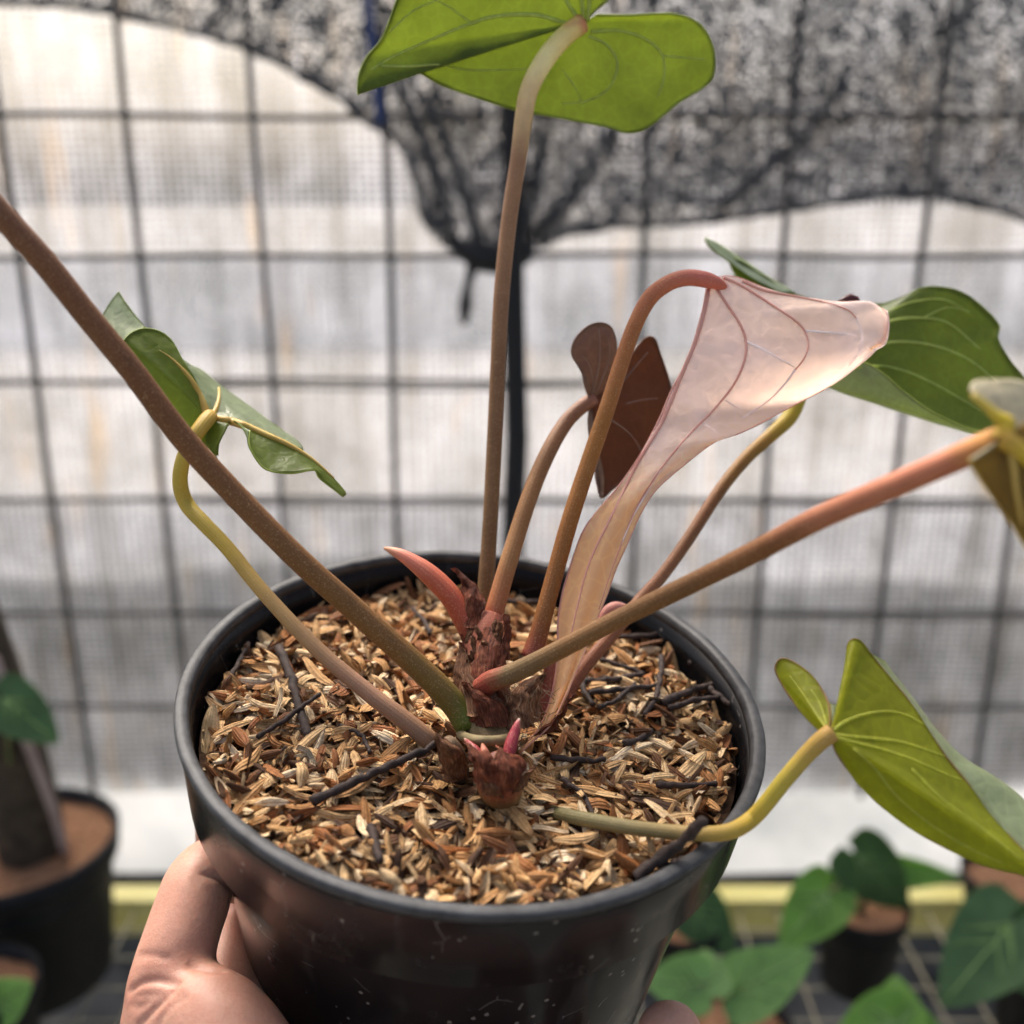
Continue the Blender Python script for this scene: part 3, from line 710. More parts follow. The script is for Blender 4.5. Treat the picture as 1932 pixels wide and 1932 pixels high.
twig([(1198, 1655), (1250, 1618), (1292, 1584), (1330, 1545)], 0.0017, [0.005, 0.0085, 0.0150, 0.0225], 'stout brown twig leaning over the yellow stalk at the rim')
twig([(1250, 1645), (1290, 1625), (1338, 1604)], 0.0015, 0.006, 'short stout brown twig under the leaning one at the rim')
G = 'small dark twigs scattered on the husks'; GL = 'small dark twig lying loose among the tan husks'
for pts, r in [([(1166, 1202), (1230, 1198), (1302, 1184)], .0013), ([(1095, 1286), (1150, 1283), (1212, 1272)], .0015), ([(1110, 1306), (1180, 1300), (1240, 1292)], .0013),
               ([(1132, 1244), (1180, 1258), (1216, 1270)], .0010), ([(1248, 1238), (1246, 1275), (1236, 1318), (1214, 1352)], .0013), ([(1250, 1326), (1300, 1304), (1356, 1288)], .0017),
               ([(1262, 1336), (1310, 1322), (1362, 1316)], .0014), ([(1130, 1336), (1165, 1318), (1198, 1292)], .0011), ([(1040, 1428), (1085, 1436), (1140, 1434)], .0013),
               ([(1176, 1404), (1205, 1396), (1230, 1378)], .0014), ([(700, 1560), (708, 1590), (716, 1626)], .0016), ([(436, 1278), (452, 1245), (470, 1212)], .0011),
               ([(945, 1132), (990, 1136), (1044, 1132)], .0012), ([(780, 1150), (800, 1172), (812, 1196)], .0012), ([(1215, 1162), (1245, 1172), (1256, 1186)], .0010),
               ([(1240, 1480), (1290, 1482), (1352, 1478)], .0012), ([(1060, 1470), (1100, 1500), (1120, 1540)], .0010), ([(640, 1370), (680, 1385), (700, 1420)], .0009),
               ([(1300, 1250), (1330, 1244), (1370, 1256)], .0013), ([(1340, 1300), (1362, 1318), (1380, 1330)], .0015), ([(1105, 1270), (1100, 1300), (1120, 1330)], .0013)]:
    twig(pts, r * 0.8, 0.0050, GL, G)

# ------------------------------------------------------------------ the plant
BASE = on_soil(925, 1385, -0.004)
plant = empty('potted_plant', tuple(BASE), label='leafy plant with long brown stalks and heart shaped leaves in the held pot', category='plant')
PINV = Matrix.Translation(-BASE)
def stalk(pts, stops, name='leaf_stalk', label=None, seg=16, flat=1.0, n=None, rough=0.5):
    """pts: (px,py,depth,width_px)"""
    Q = cr(pts, n or 8 * len(pts)); P = [V(x, y, d) for x, y, d, w in Q]; rad = [w * d / FPX / 2 for x, y, d, w in Q]
    mb = MB(); mb.tube(P, rad, seg, flat=flat)
    o = child(mb, name, mat_stalk('stalk_skin', stops, rough=rough), plant, PINV)
    if label: o['label'] = label
    return o
sd = soil_d
BR = (0.17, 0.078, 0.026); BRD = (0.13, 0.06, 0.025); RED = (0.26, 0.055, 0.035); YEL = (0.46, 0.31, 0.05); TAN = (0.36, 0.23, 0.11); GRN = (0.16, 0.15, 0.03)
# tall upright stalk to the top leaf
stalk([(914, 1150, .328, 32), (918, 1090, .328, 31), (924, 1000, .329, 29), (932, 850, .330, 29), (939, 700, .331, 29), (946, 560, .332, 30), (960, 420, .333, 30), (978, 300, .334, 31), (989, 215, .334, 34), (1000, 165, .334, 36), (1030, 110, .335, 38), (1066, 68, .336, 37), (1098, 44, .337, 36)],
      [(0, (0.17, 0.10, 0.045)), (0.4, (0.20, 0.105, 0.05)), (0.72, (0.32, 0.17, 0.09)), (0.83, (0.68, 0.48, 0.25)), (0.92, (0.88, 0.75, 0.36)), (0.97, (0.82, 0.64, 0.26)), (1, (0.60, 0.22, 0.12))])
# long thick stalk leaving to the upper left
stalk([(884, 1372, .288, 50), (862, 1335, .288, 50), (820, 1288, .286, 48), (760, 1232, .283, 46), (660, 1142, .278, 45), (560, 1052, .272, 45), (440, 930, .266, 45), (340, 820, .260, 46), (250, 700, .254, 46), (160, 590, .249, 47), (80, 490, .244, 48), (0, 402, .240, 49), (-100, 290, .234, 50), (-220, 170, .228, 52)],
      [(0, (0.10, 0.13, 0.02)), (0.05, (0.14, 0.10, 0.025)), (0.14, (0.17, 0.085, 0.028)), (0.6, (0.145, 0.062, 0.026)), (1, (0.15, 0.065, 0.035))])
# pale trailing stalk on the left
stalk([(815, 1402, .293, 38), (800, 1388, .292, 37), (752, 1350, .292, 36), (700, 1311, .293, 33), (600, 1226, .296, 30), (500, 1121, .300, 28), (430, 1035, .305, 28), (386, 989, .308, 29), (353, 952, .311, 29), (340, 912, .309, 29), (346, 866, .306, 28), (368, 822, .305, 28), (392, 790, .310, 30), (398, 784, .314, 22)],
      [(0, (0.30, 0.17, 0.10)), (0.2, (0.34, 0.19, 0.12)), (0.45, (0.40, 0.25, 0.10)), (0.6, (0.42, 0.29, 0.055)), (0.85, (0.45, 0.34, 0.06)), (1, (0.44, 0.27, 0.06))])
# stalk of the brown young leaf
stalk([(928, 1195, .306, 38), (932, 1160, .307, 37), (945, 1110, .309, 35), (966, 1040, .312, 34), (998, 940, .318, 32), (1030, 862, .324, 31), (1064, 802, .330, 29), (1092, 772, .333, 28), (1120, 752, .335, 26)],
      [(0, (0.30, 0.06, 0.04)), (0.1, (0.34, 0.12, 0.05)), (0.25, (0.30, 0.15, 0.06)), (0.6, (0.24, 0.12, 0.05)), (0.92, (0.20, 0.09, 0.05)), (1, (0.28, 0.13, 0.10))])
# arching stalk of the pink leaf
stalk([(1000, 1242, .298, 38), (1014, 1205, .299, 36), (1030, 1145, .300, 34), (1049, 1075, .302, 33), (1077, 976, .304, 33), (1111, 872, .307, 32), (1146, 769, .309, 31), (1173, 683, .311, 30), (1197, 616, .312, 30), (1226, 562, .313, 31), (1262, 534, .314, 31), (1297, 524, .315, 31), (1332, 528, .3155, 30), (1356, 536, .317, 22), (1372, 545, .319, 8)],
      [(0, (0.20, 0.045, 0.03)), (0.10, (0.22, 0.085, 0.025)), (0.5, (0.30, 0.125, 0.03)), (0.75, (0.36, 0.13, 0.05)), (0.85, (0.44, 0.14, 0.08)), (0.93, (0.52, 0.15, 0.11)), (1, (0.48, 0.13, 0.08))])
# thin stalk of the right rear leaf
stalk([(1062, 1318, .306, 26), (1077, 1296, .308, 26), (1108, 1252, .312, 26), (1147, 1206, .317, 26), (1211, 1129, .325, 25), (1250, 1085, .330, 24), (1300, 1015, .337, 24), (1357, 927, .344, 24), (1407, 865, .349, 25), (1457, 819, .353, 27), (1490, 786, .356, 30), (1508, 745, .358, 30), (1512, 715, .360, 24)],
      [(0, (0.22, 0.07, 0.04)), (0.25, (0.26, 0.11, 0.055)), (0.6, (0.17, 0.075, 0.03)), (0.78, (0.26, 0.15, 0.03)), (0.9, (0.34, 0.27, 0.03)), (1, (0.30, 0.28, 0.03))])
# thick stalk coming towards the viewer on the right
stalk([(888, 1308, .294, 34), (908, 1298, .2885, 42), (930, 1284, .285, 42), (968, 1270, .281, 39), (1040, 1234, .274, 36), (1147, 1178, .264, 36), (1224, 1140, .257, 37), (1327, 1090, .246, 39), (1430, 1038, .236, 42), (1540, 980, .226, 45), (1640, 936, .216, 47), (1740, 893, .208, 49), (1820, 858, .202, 51), (1890, 828, .196, 54)],
      [(0, (0.30, 0.045, 0.03)), (0.08, (0.26, 0.055, 0.035)), (0.13, (0.17, 0.115, 0.055)), (0.25, (0.19, 0.10, 0.04)), (0.5, (0.15, 0.072, 0.028)), (0.65, (0.19, 0.078, 0.03)), (0.76, (0.38, 0.15, 0.085)), (0.92, (0.46, 0.17, 0.10)), (1, (0.48, 0.24, 0.06))])
# yellow stalk lying over the rim on the right
stalk([(1040, 1532, sd(1040, 1532, .001), 26), (1065, 1538, sd(1065, 1538, .004), 27), (1116, 1548, sd(1116, 1548, .007), 28), (1191, 1561, sd(1191, 1561, .0095), 28), (1286, 1571, sd(1286, 1571, .0125), 28), (1345, 1573, sd(1345, 1573, .016), 30), (1385, 1566, sd(1385, 1566, .0185), 31), (1418, 1545, .253, 31), (1446, 1515, .251, 31), (1480, 1472, .249, 31), (1518, 1428, .248, 32), (1548, 1398, .247, 34), (1570, 1382, .247, 36)],
      [(0, (0.13, 0.12, 0.05)), (0.25, (0.24, 0.20, 0.09)), (0.45, (0.34, 0.24, 0.09)), (0.6, (0.44, 0.30, 0.05)), (0.8, (0.46, 0.37, 0.055)), (1, (0.40, 0.24, 0.07))])

# --- leaves
def patch_grid(rows, nu, nv):
    cols = [cru([V(*p) for p in r], nv) for r in rows]
    g = [cru([c[j] for c in cols], nu) for j in range(nv)]
    return [[Vector(g[j][i]) for j in range(nv)] for i in range(nu)]
def fan_grid(cen, bnd, nu, nv, bulge=0.0, mid=None):
    """rows = rings from the attachment point to the margin"""
    C = V(*cen); B = [Vector(p) for p in cru([V(*b) for b in bnd], nv)]
    n = Vector((0, 0, 0))
    for a, b in zip(B, B[1:]): n += (a - C).cross(b - C)
    n.normalize()
    if n.dot(CAM - C) < 0: n = -n
    out = []
    for i in range(nu):
        s = i / (nu - 1); row = []
        for j, b in enumerate(B):
            L = (b - C).length
            row.append(C + (b - C) * s + n * (bulge * L * 4 * s * (1 - s)))
        out.append(row)
    return out
TH = 0.00025
def leaf(name, parts, near, far, veins=(), vein_mat=None, label=None, edge_mat=None, edges=()):
    """parts: list of (grid, flip) ; flip swaps near/far surface; veins: list of (image polyline, r0, r1)"""
    mb = MB(); bv = []; bf = []
    for grid, flip in parts:
        nu, nv = len(grid), len(grid[0]); N = []
        tot = Vector((0, 0, 0)); cen = Vector((0, 0, 0))
        for i in range(nu):
            row = []
            for j in range(nv):
                a = grid[min(i + 1, nu - 1)][j] - grid[max(i - 1, 0)][j]; b = grid[i][min(j + 1, nv - 1)] - grid[i][max(j - 1, 0)]
                c = a.cross(b); row.append(c.normalized() if c.length > 1e-12 else Vector((0, 0, 0))); tot += c; cen += grid[i][j]
            N.append(row)
        sg = 1 if tot.dot(CAM - cen / (nu * nv)) > 0 else -1
        base = [p for r in grid for p in r]; nn = [p for r in N for p in r]
        fin = len(base)
        # fine puckering
        base = [p + n * (0.00045 * noise.noise(p * 110)) for p, n in zip(base, nn)]
        vs = [p + n * (sg * TH) for p, n in zip(base, nn)] + [p - n * (sg * TH) for p, n in zip(base, nn)]
        q1 = []; q2 = []
        for i in range(nu - 1):
            for j in range(nv - 1):
                a = i * nv + j; q = (a, a + nv, a + nv + 1, a + 1)
                q1.append(q if sg > 0 else q[::-1]); q2.append(tuple(x + fin for x in (q[::-1] if sg > 0 else q)))
        rimf = []
        loop = [j for j in range(nv)] + [i * nv + nv - 1 for i in range(1, nu)] + [(nu - 1) * nv + j for j in range(nv - 2, -1, -1)] + [i * nv for i in range(nu - 2, 0, -1)]
        for a, b in zip(loop, loop[1:] + loop[:1]): rimf.append((a, b, b + fin, a + fin))
        uvs = [(i / (nu - 1), j / (nv - 1)) for i in range(nu) for j in range(nv)] * 2
        o = len(mb.v); mb.add(vs, q1, 1 if flip else 0, uvs)
        for f in q2: mb.f.append(tuple(x + o for x in f)); mb.m.append(0 if flip else 1)
        for f in rimf: mb.f.append(tuple(x + o for x in f)); mb.m.append(0)
        ob = len(bv); bv += [tuple(v) for v in vs]; bf += [tuple(x + ob for x in f) for f in q1 + q2]
    lf = child(mb, name, [near, far], plant, PINV)
    if label: lf['label'] = label
    if veins:
        tree = BVHTree.FromPolygons(bv, bf)
        for pl, r0, r1 in veins:
            P = []; n = max(6, len(pl) * 5)
            for (x, y) in cr(pl, n):
                dr = (V(x, y, 1.0) - CAM).normalized(); h = tree.ray_cast(CAM, dr)
                if h[0] is not None: P.append(h[0])
            if len(P) < 4: continue
            # drop jumps across folds
            Q = [P[0]]
            for p in P[1:]:
                if (p - Q[-1]).length < 0.02: Q.append(p)
            Q = [Q[0]] + [(Q[i - 1] + Q[i] * 2 + Q[i + 1]) / 4 for i in range(1, len(Q) - 1)] + [Q[-1]]
            vb = MB(); k = len(Q); vb.tube(Q, [r0 + (r1 - r0) * i / (k - 1) for i in range(k)], 6)
            child(vb, 'vein', vein_mat, lf, PINV)
    for gi, side, r in edges:   # margin cord of a patch: last ring
        g = parts[gi][0]; P = g[-1] if side == 'end' else [r[-1] for r in g] if side == 'right' else [r[0] for r in g]
        vb = MB(); vb.tube(P, r, 6); child(vb, 'leaf_margin', edge_mat, lf, PINV)
    return lf

UND = mat_leaf('leaf_underside_green', (0.10, 0.14, 0.028), (0.15, 0.20, 0.042), (0.40, 0.43, 0.05), 0.55, 0.45, 0.35)
UPP = mat_leaf('leaf_upper_green', (0.22, 0.275, 0.17), (0.33, 0.39, 0.26), (0.62, 0.70, 0.18), 0.42, 0.30, 0.6)
UNDY = mat_leaf('leaf_underside_lime', (0.24, 0.25, 0.02), (0.33, 0.34, 0.03), (0.78, 0.76, 0.04), 0.60, 0.45, 0.35)
VY_ = mat_leaf('vein_pale_green', (0.40, 0.48, 0.13), (0.50, 0.58, 0.19), (0.9, 0.95, 0.35), 0.35, 0.5, 0.3)
VYEL = mat_simple('vein_yellow', (0.44, 0.27, 0.05), (0.54, 0.38, 0.09), 120, 0.5, 0.4, 0.1)
VLIME = mat_leaf('vein_lime', (0.44, 0.46, 0.07), (0.52, 0.54, 0.10), (0.98, 0.98, 0.2), 0.38, 0.5, 0.3)
EDGEB = mat_simple('leaf_margin_brown', (0.16, 0.09, 0.02), (0.26, 0.16, 0.04), 120, 0.5, 0.3, 0.1)
EDGEG = mat_simple('leaf_margin_green', (0.20, 0.26, 0.04), (0.30, 0.36, 0.07), 120, 0.5, 0.3, 0.1)

# 1 top leaf
lower = [(1124, 28, .336), (1184, 29, .337), (1262, 26, .340), (1308, 38, .343), (1335, 65, .345), (1348, 108, .348), (1339, 154, .350), (1281, 193, .351), (1223, 239, .351), (1184, 250, .350), (1146, 239, .349), (1061, 223, .347), (976, 208, .345), (915, 189, .344), (838, 162, .341), (791, 137, .338), (752, 123, .336), (725, 120, .334), (706, 125, .333), (693, 138, .332), (684, 158, .331), (676, 178, .331),
         (676, 150, .330), (682, 128, .330), (695, 104, .330), (722, 70, .328), (749, 0, .324), (790, -110, .318), (880, -220, .312), (1000, -270, .308), (1120, -250, .308), (1210, -180, .312), (1225, -110, .318), (1190, -40, .326), (1130, 12, .334)]
leaf('leaf', [(fan_grid((1100, 42, .338), lower, 26, 210, -0.03), False)], UND, UPP,
     [([(1085, 50), (1060, 42), (1010, 28), (940, 30), (890, 44), (820, 72), (740, 108), (700, 132)], .00075, .0003), ([(1098, 45), (1080, 20), (1062, -10), (1040, -60)], .0008, .0004), ([(1102, 40), (1098, 5), (1092, -40)], .0008, .0005), ([(1108, 40), (1112, 5), (1114, -40)], .0008, .0005),
      ([(890, 44), (850, 15), (820, 0)], .00035, .0002), ([(1115, 60), (1170, 58), (1220, 75), (1250, 105), (1252, 150), (1240, 185)], .0006, .00025), ([(1110, 68), (1145, 85), (1165, 120), (1150, 165), (1110, 190), (1060, 196)], .0005, .00025),
      ([(720, 125), (780, 125), (830, 122), (880, 132), (960, 132), (1000, 130)], .0004, .0002), ([(1250, 105), (1300, 110), (1330, 112)], .0003, .0002), ([(735, 60), (780, 20), (820, 2), (850, -20)], .0003, .0002), ([(1060, 130), (1085, 165), (1100, 200)], .0003, .00015)],
     VY_, 'broad green top leaf seen from below', EDGEG, [(0, 'end', .00035)])
# 2 folded leaf on the left
A2 = (392, 788, .314)
p_left = fan_grid(A2, [(409, 866, .314), (398, 850, .313), (382, 838, .312), (345, 812, .311), (300, 755, .309), (258, 692, .308), (236, 652, .308), (236, 640, .308), (250, 627, .311), (273, 620, .313), (300, 625, .315), (322, 641, .316), (338, 668, .316), (352, 698, .316), (372, 735, .315), (388, 772, .314)], 18, 70, 0.05)
p_flap = patch_grid([[(224, 550, .328), (206, 572, .327), (191, 599, .326), (197, 615, .324), (220, 642, .320)], [(243, 578, .322), (228, 600, .322), (215, 620, .320), (218, 640, .317), (228, 655, .314)], [(274, 617, .314), (262, 624, .3135), (250, 629, .313), (240, 645, .311), (246, 668, .310)]], 14, 20)
p_top = patch_grid([[(394, 787, .3145), (388, 762, .316), (372, 725, .319), (357, 697, .320), (345, 678, .322)], [(396, 787, .3148), (402, 765, .319), (396, 735, .324), (380, 708, .328), (360, 690, .330)], [(400, 788, .315), (425, 772, .320), (424, 748, .328), (412, 728, .334), (385, 703, .336)], [(404, 789, .3145), (450, 790, .318), (470, 788, .324), (470, 775, .331), (440, 745, .336)], [(408, 790, .314), (482, 812, .315), (520, 822, .320), (530, 812, .328), (490, 782, .333)], [(420, 791, .3135), (530, 832, .314), (568, 848, .317), (570, 842, .322), (545, 821, .327)]], 40, 24)
p_right = patch_grid([[(440, 795, .312), (482, 812, .311), (530, 831, .311), (568, 852, .312), (596, 872, .313), (628, 902, .314), (650, 928, .315)], [(455, 803, .307), (478, 838, .305), (515, 862, .305), (560, 870, .307), (594, 882, .309), (624, 905, .311), (652, 934, .313)], [(471, 812, .304), (472, 845, .301), (500, 884, .300), (548, 893, .302), (592, 887, .305), (604, 903, .307), (648, 937, .311)]], 22, 40)
p_low = patch_grid([[(398, 792, .3135), (412, 796, .313), (432, 800, .312)], [(392, 812, .312), (408, 818, .311), (424, 815, .310)], [(388, 832, .310), (402, 842, .309), (414, 838, .308)], [(400, 852, .308), (406, 858, .308), (412, 860, .308)]], 14, 10)
leaf('leaf', [(p_left, False), (p_right, False), (p_low, False), (p_flap, True), (p_top, True)], UND, UPP,
     [([(391, 787), (384, 762), (366, 724), (345, 697), (322, 675), (300, 660)], .0014, .00008), ([(394, 790), (420, 792), (450, 799), (500, 820), (545, 840), (590, 868), (630, 903)], .0015, .0004), ([(398, 786), (408, 770), (413, 750), (413, 732)], .0010, .0004),
      ],
     VYEL, 'folded green leaf hanging over the left stalk', EDGEG, [(0, 'end', .0003), (1, 'end', .0003)])
# 3 leaf of the long left stalk, beyond the left edge of the picture
leaf('leaf', [(fan_grid((-220, 170, .228), [(-215, 150, .23), (-190, 60, .235), (-230, -40, .235), (-330, -60, .23), (-480, 30, .225), (-600, 200, .22), (-660, 420, .215), (-560, 400, .222), (-400, 380, .228), (-270, 320, .232), (-215, 240, .232), (-218, 190, .23)], 16, 60, .04), False)], UND, UPP, label='green leaf of the long left stalk')
# 4 brown young leaf
BRN = mat_leaf('young_leaf_brown', (0.10, 0.036, 0.014), (0.15, 0.062, 0.026), (0.60, 0.26, 0.08), 0.5, 0.42, 0.45)
BRN2 = mat_leaf('young_leaf_greybrown', (0.13, 0.075, 0.05), (0.20, 0.13, 0.095), (0.20, 0.10, 0.05), 0.25, 0.36, 0.6)
VBR = mat_simple('vein_grey_brown', (0.20, 0.12, 0.085), (0.30, 0.20, 0.15), 120, 0.5, 0.4, 0.1)
b4 = fan_grid((1120, 752, .3355), [(1140, 738, .336), (1172, 700, .340), (1200, 656, .344), (1220, 636, .346), (1236, 640, .347), (1247, 670, .348), (1262, 715, .348), (1268, 750, .347), (1255, 800, .345), (1232, 852, .342), (1197, 890, .339), (1158, 922, .336), (1133, 938, .334), (1127, 900, .334), (1122, 850, .335), (1116, 800, .3355), (1113, 770, .336)], 20, 80, -.05)
c4 = fan_grid((1120, 752, .3355), [(1112, 752, .334), (1104, 731, .331), (1097, 700, .329), (1080, 672, .327), (1080, 652, .326), (1090, 633, .326), (1110, 615, .326), (1133, 609, .327), (1152, 617, .328), (1161, 640, .330), (1162, 672, .332), (1154, 706, .334), (1140, 735, .335)], 18, 60, .07)
d4 = patch_grid([[(1112, 762, .336), (1110, 800, .336), (1116, 850, .336), (1124, 900, .335), (1132, 938, .334)], [(1118, 765, .335), (1122, 810, .333), (1132, 860, .332), (1140, 900, .332), (1140, 934, .333)]], 8, 20)
leaf('leaf', [(b4, False), (c4, True), (d4, True)], BRN, BRN2,
     [([(1118, 748), (1122, 725), (1130, 690), (1132, 650), (1130, 620)], .0005, .0002), ([(1118, 748), (1118, 715), (1110, 685), (1098, 672)], .0004, .0002), ([(1122, 745), (1140, 705), (1150, 670), (1148, 640)], .0004, .0002),
      ([(1175, 720), (1200, 690), (1222, 665)], .0003, .0002), ([(1180, 762), (1210, 755), (1240, 752)], .0003, .0002), ([(1150, 790), (1190, 820), (1215, 860)], .0003, .0002)],
     VBR, 'curled dark brown young leaf', VBR, [(0, 'end', .00025), (1, 'end', .0003)])
# 5 pink hanging leaf
PNK = mat_leaf('young_leaf_pink', (0.79, 0.70, 0.68), (0.88, 0.81, 0.80), (1.0, 0.96, 0.95), 0.58, 0.5, 0.25, blot=(0.76, 0.64, 0.53), grad=(0.62, 0.48, 0.32))
PNK2 = mat_leaf('young_leaf_pink_upper', (0.44, 0.28, 0.22), (0.56, 0.38, 0.31), (1.0, 0.92, 0.87), 0.68, 0.35, 0.5, grad=(0.58, 0.44, 0.29))
VPK = mat_simple('vein_red', (0.64, 0.29, 0.22), (0.72, 0.38, 0.30), 120, 0.45, 0.4, 0.1)
VPK2 = mat_simple('vein_rose', (0.88, 0.76, 0.72), (0.95, 0.84, 0.80), 120, 0.45, 0.4, 0.1)
tipd = sd(985, 1418, .006)
def d5(y): return .316 + (tipd - .316) * max(0, (y - 530)) / (1418 - 530)
L5 = [(1336, 545), (1328, 580), (1306, 655), (1268, 735), (1230, 822), (1190, 890), (1152, 938), (1108, 992), (1078, 1062), (1060, 1122), (1053, 1173), (1053, 1224), (1048, 1275), (1036, 1330), (1015, 1378), (978, 1421)]
R5 = [(1012, 1400), (1044, 1362), (1068, 1312), (1088, 1266), (1106, 1222), (1126, 1170), (1147, 1118), (1162, 1075), (1182, 1030), (1208, 972), (1236, 927), (1283, 884), (1352, 832), (1404, 814), (1456, 790), (1507, 760), (1576, 722), (1628, 684), (1650, 662)]
E5 = [(1670, 648), (1677, 614), (1673, 586), (1650, 574), (1620, 570), (1576, 570), (1524, 563), (1473, 553), (1421, 538), (1387, 522), (1362, 518)]
bnd5 = [(x, y, d5(y) + .004) for x, y in L5] + [(x, y, d5(y) - .003) for x, y in R5]
bnd5 += [(x, y, .318 + (x - 1345) / 330 * .010) for x, y in E5]
PAIRS5 = [((1340, 530), (1346, 524)), ((1336, 545), (1387, 522)), ((1331, 566), (1473, 553)), ((1325, 590), (1576, 570)), ((1318, 615), (1648, 573)), ((1308, 650), (1677, 612)), ((1290, 694), (1652, 661)), ((1268, 735), (1576, 722)), ((1247, 785), (1507, 760)), ((1220, 838), (1404, 814)), ((1192, 884), (1350, 833)), ((1164, 922), (1283, 884)), ((1130, 962), (1236, 927)), ((1102, 1000), (1208, 972)), ((1084, 1046), (1182, 1030)), ((1071, 1086), (1162, 1075)), ((1061, 1122), (1147, 1118)), ((1053, 1173), (1126, 1170)), ((1053, 1224), (1106, 1222)), ((1048, 1275), (1088, 1266)), ((1036, 1330), (1066, 1316)), ((1015, 1378), (1040, 1366)), ((978, 1421), (981, 1421))]
rows5 = []
for (lx, ly), (rx, ry) in PAIRS5:
    w = math.hypot(rx - lx, ry - ly); r = []
    dl = d5(ly) + .003; dr_ = (.318 + (rx - 1345) / 330 * .010) if ry < 640 and rx > 1345 else (d5(ry) - .002 if rx < 1500 else .322)
    for k in range(6):
        q = k / 5; r.append((lx + (rx - lx) * q, ly + (ry - ly) * q, dl + (dr_ - dl) * q - 0.11 * w * .3 / FPX * math.sin(math.pi * q) + (.0011 * math.sin(q * 9.4) if ly > 900 else 0)))
    rows5.append(r)
g5 = patch_grid(rows5, 190, 40)
e5 = patch_grid([[(1673, 586, .329), (1677, 614, .327), (1670, 648, .322), (1650, 662, .317)], [(1660, 580, .333), (1664, 610, .331), (1660, 640, .326), (1642, 660, .320)]], 6, 14)
cap5 = patch_grid([[(1580, 571, .3285), (1600, 564, .330), (1622, 571, .3295)], [(1584, 573, .333), (1600, 569, .334), (1618, 573, .333)]], 6, 10)
DKR = mat_leaf('curled_dark_margin', (0.06, 0.018, 0.02), (0.10, 0.03, 0.03), (0.2, 0.05, 0.05), 0.2, 0.4, 0.4)
pink = leaf('leaf', [(g5, False), (e5, True)], PNK, PNK2,
     [([(1336, 545), (1329, 585), (1312, 645), (1288, 702), (1250, 795), (1200, 880), (1156, 970), (1112, 1062), (1086, 1160), (1070, 1240)], .0008, .0002),
      ([(1352, 545), (1375, 580), (1398, 615), (1408, 645), (1405, 680), (1385, 725), (1345, 775), (1305, 815), (1250, 880), (1200, 960), (1160, 1060), (1130, 1150)], .0005, .00015),
      ([(1365, 524), (1400, 540), (1455, 575), (1500, 605), (1520, 628), (1525, 655), (1515, 680), (1500, 698)], .00062, .00025),
      ([(1400, 530), (1440, 548), (1510, 561), (1560, 572), (1600, 585), (1615, 600)], .00065, .00025)], VPK, 'long pale pink young leaf hanging from an arched red stalk', VPK, [(0, 'right', .00020), (0, 'left', .00035)])
vb = None
leaf_v = [([(1408, 645), (1440, 660), (1475, 680), (1498, 692)], .00042, .0002), ([(1500, 698), (1480, 725), (1450, 755), (1400, 790)], .0004, .0002), ([(1520, 625), (1565, 628), (1615, 632)], .00045, .0002), ([(1615, 600), (1625, 630), (1622, 660), (1600, 690)], .0003, .0002), ([(1250, 880), (1235, 905), (1190, 985), (1150, 1085)], .0003, .0002), ([(1368, 755), (1400, 775)], .0003, .0002), ([(1330, 800), (1360, 822)], .0002, .00015)]
tree5 = BVHTree.FromPolygons([tuple(p) for r in g5 for p in r], [(i * 40 + j, i * 40 + j + 1, (i + 1) * 40 + j + 1, (i + 1) * 40 + j) for i in range(189) for j in range(39)])
for pl, r0, r1 in leaf_v:
    P = []
    for (x, y) in cr(pl, 16):
        h = tree5.ray_cast(CAM, (V(x, y, 1) - CAM).normalized())
        if h[0] is not None: P.append(h[0] - (V(x, y, 1) - CAM).normalized() * 0.0002)
    if len(P) > 3:
        m_ = MB(); m_.tube(P, [r0 + (r1 - r0) * i / (len(P) - 1) for i in range(len(P))], 6); child(m_, 'vein', VPK2, pink, PINV)
m_ = MB(); G_ = cap5
m_.tube([V(1578, 572, .329), V(1592, 566, .331), V(1603, 563, .331), V(1616, 566, .331), V(1624, 572, .330)], [.0004, .0012, .0016, .0012, .0004], 8); child(m_, 'curled_margin', DKR, pink, PINV)
# 6 rear right leaf
b6 = [(1495, 712, .360), (1440, 640, .366), (1397, 540, .372), (1377, 492, .376), (1400, 494, .378), (1440, 520, .378), (1503, 556, .378), (1580, 572, .377), (1640, 573, .375), (1670, 572, .373), (1706, 559, .371), (1735, 545, .370), (1765, 541, .369), (1809, 549, .368), (1848, 574, .367), (1884, 612, .366), (1883, 640, .365), (1905, 680, .364), (1931, 712, .363), (1985, 790, .360), (1975, 850, .356), (1920, 840, .354), (1848, 814, .352), (1809, 802, .351), (1755, 775, .351), (1706, 740, .352), (1672, 710, .353), (1629, 684, .355), (1570, 690, .358), (1530, 715, .360)]
s6 = patch_grid([[(1330, 448, .376), (1357, 462, .378), (1400, 489, .380), (1445, 519, .380), (1503, 555, .378)], [(1331, 456, .374), (1355, 476, .375), (1392, 502, .376), (1435, 527, .376), (1490, 552, .376)], [(1337, 466, .373), (1360, 484, .373), (1390, 506, .374), (1425, 528, .374), (1480, 556, .374)]], 8, 24)
leaf('leaf', [(fan_grid((1512, 712, .361), b6, 24, 130, -.02), False), (s6, True)], UND, UPP,
     [([(1540, 690), (1600, 640), (1680, 605), (1740, 600), (1790, 610), (1850, 660)], .0006, .0003), ([(1540, 700), (1620, 660), (1690, 645), (1760, 652), (1830, 680), (1890, 730)], .0006, .0003), ([(1560, 705), (1650, 690), (1720, 705), (1790, 740), (1850, 775)], .0005, .0003), ([(1670, 590), (1720, 570), (1780, 565), (1830, 590)], .0003, .0002), ([(1740, 600), (1790, 580), (1830, 590)], .0003, .0002)],
     VY_, 'green leaf partly hidden behind the pink leaf', EDGEG, [(0, 'end', .0003)])
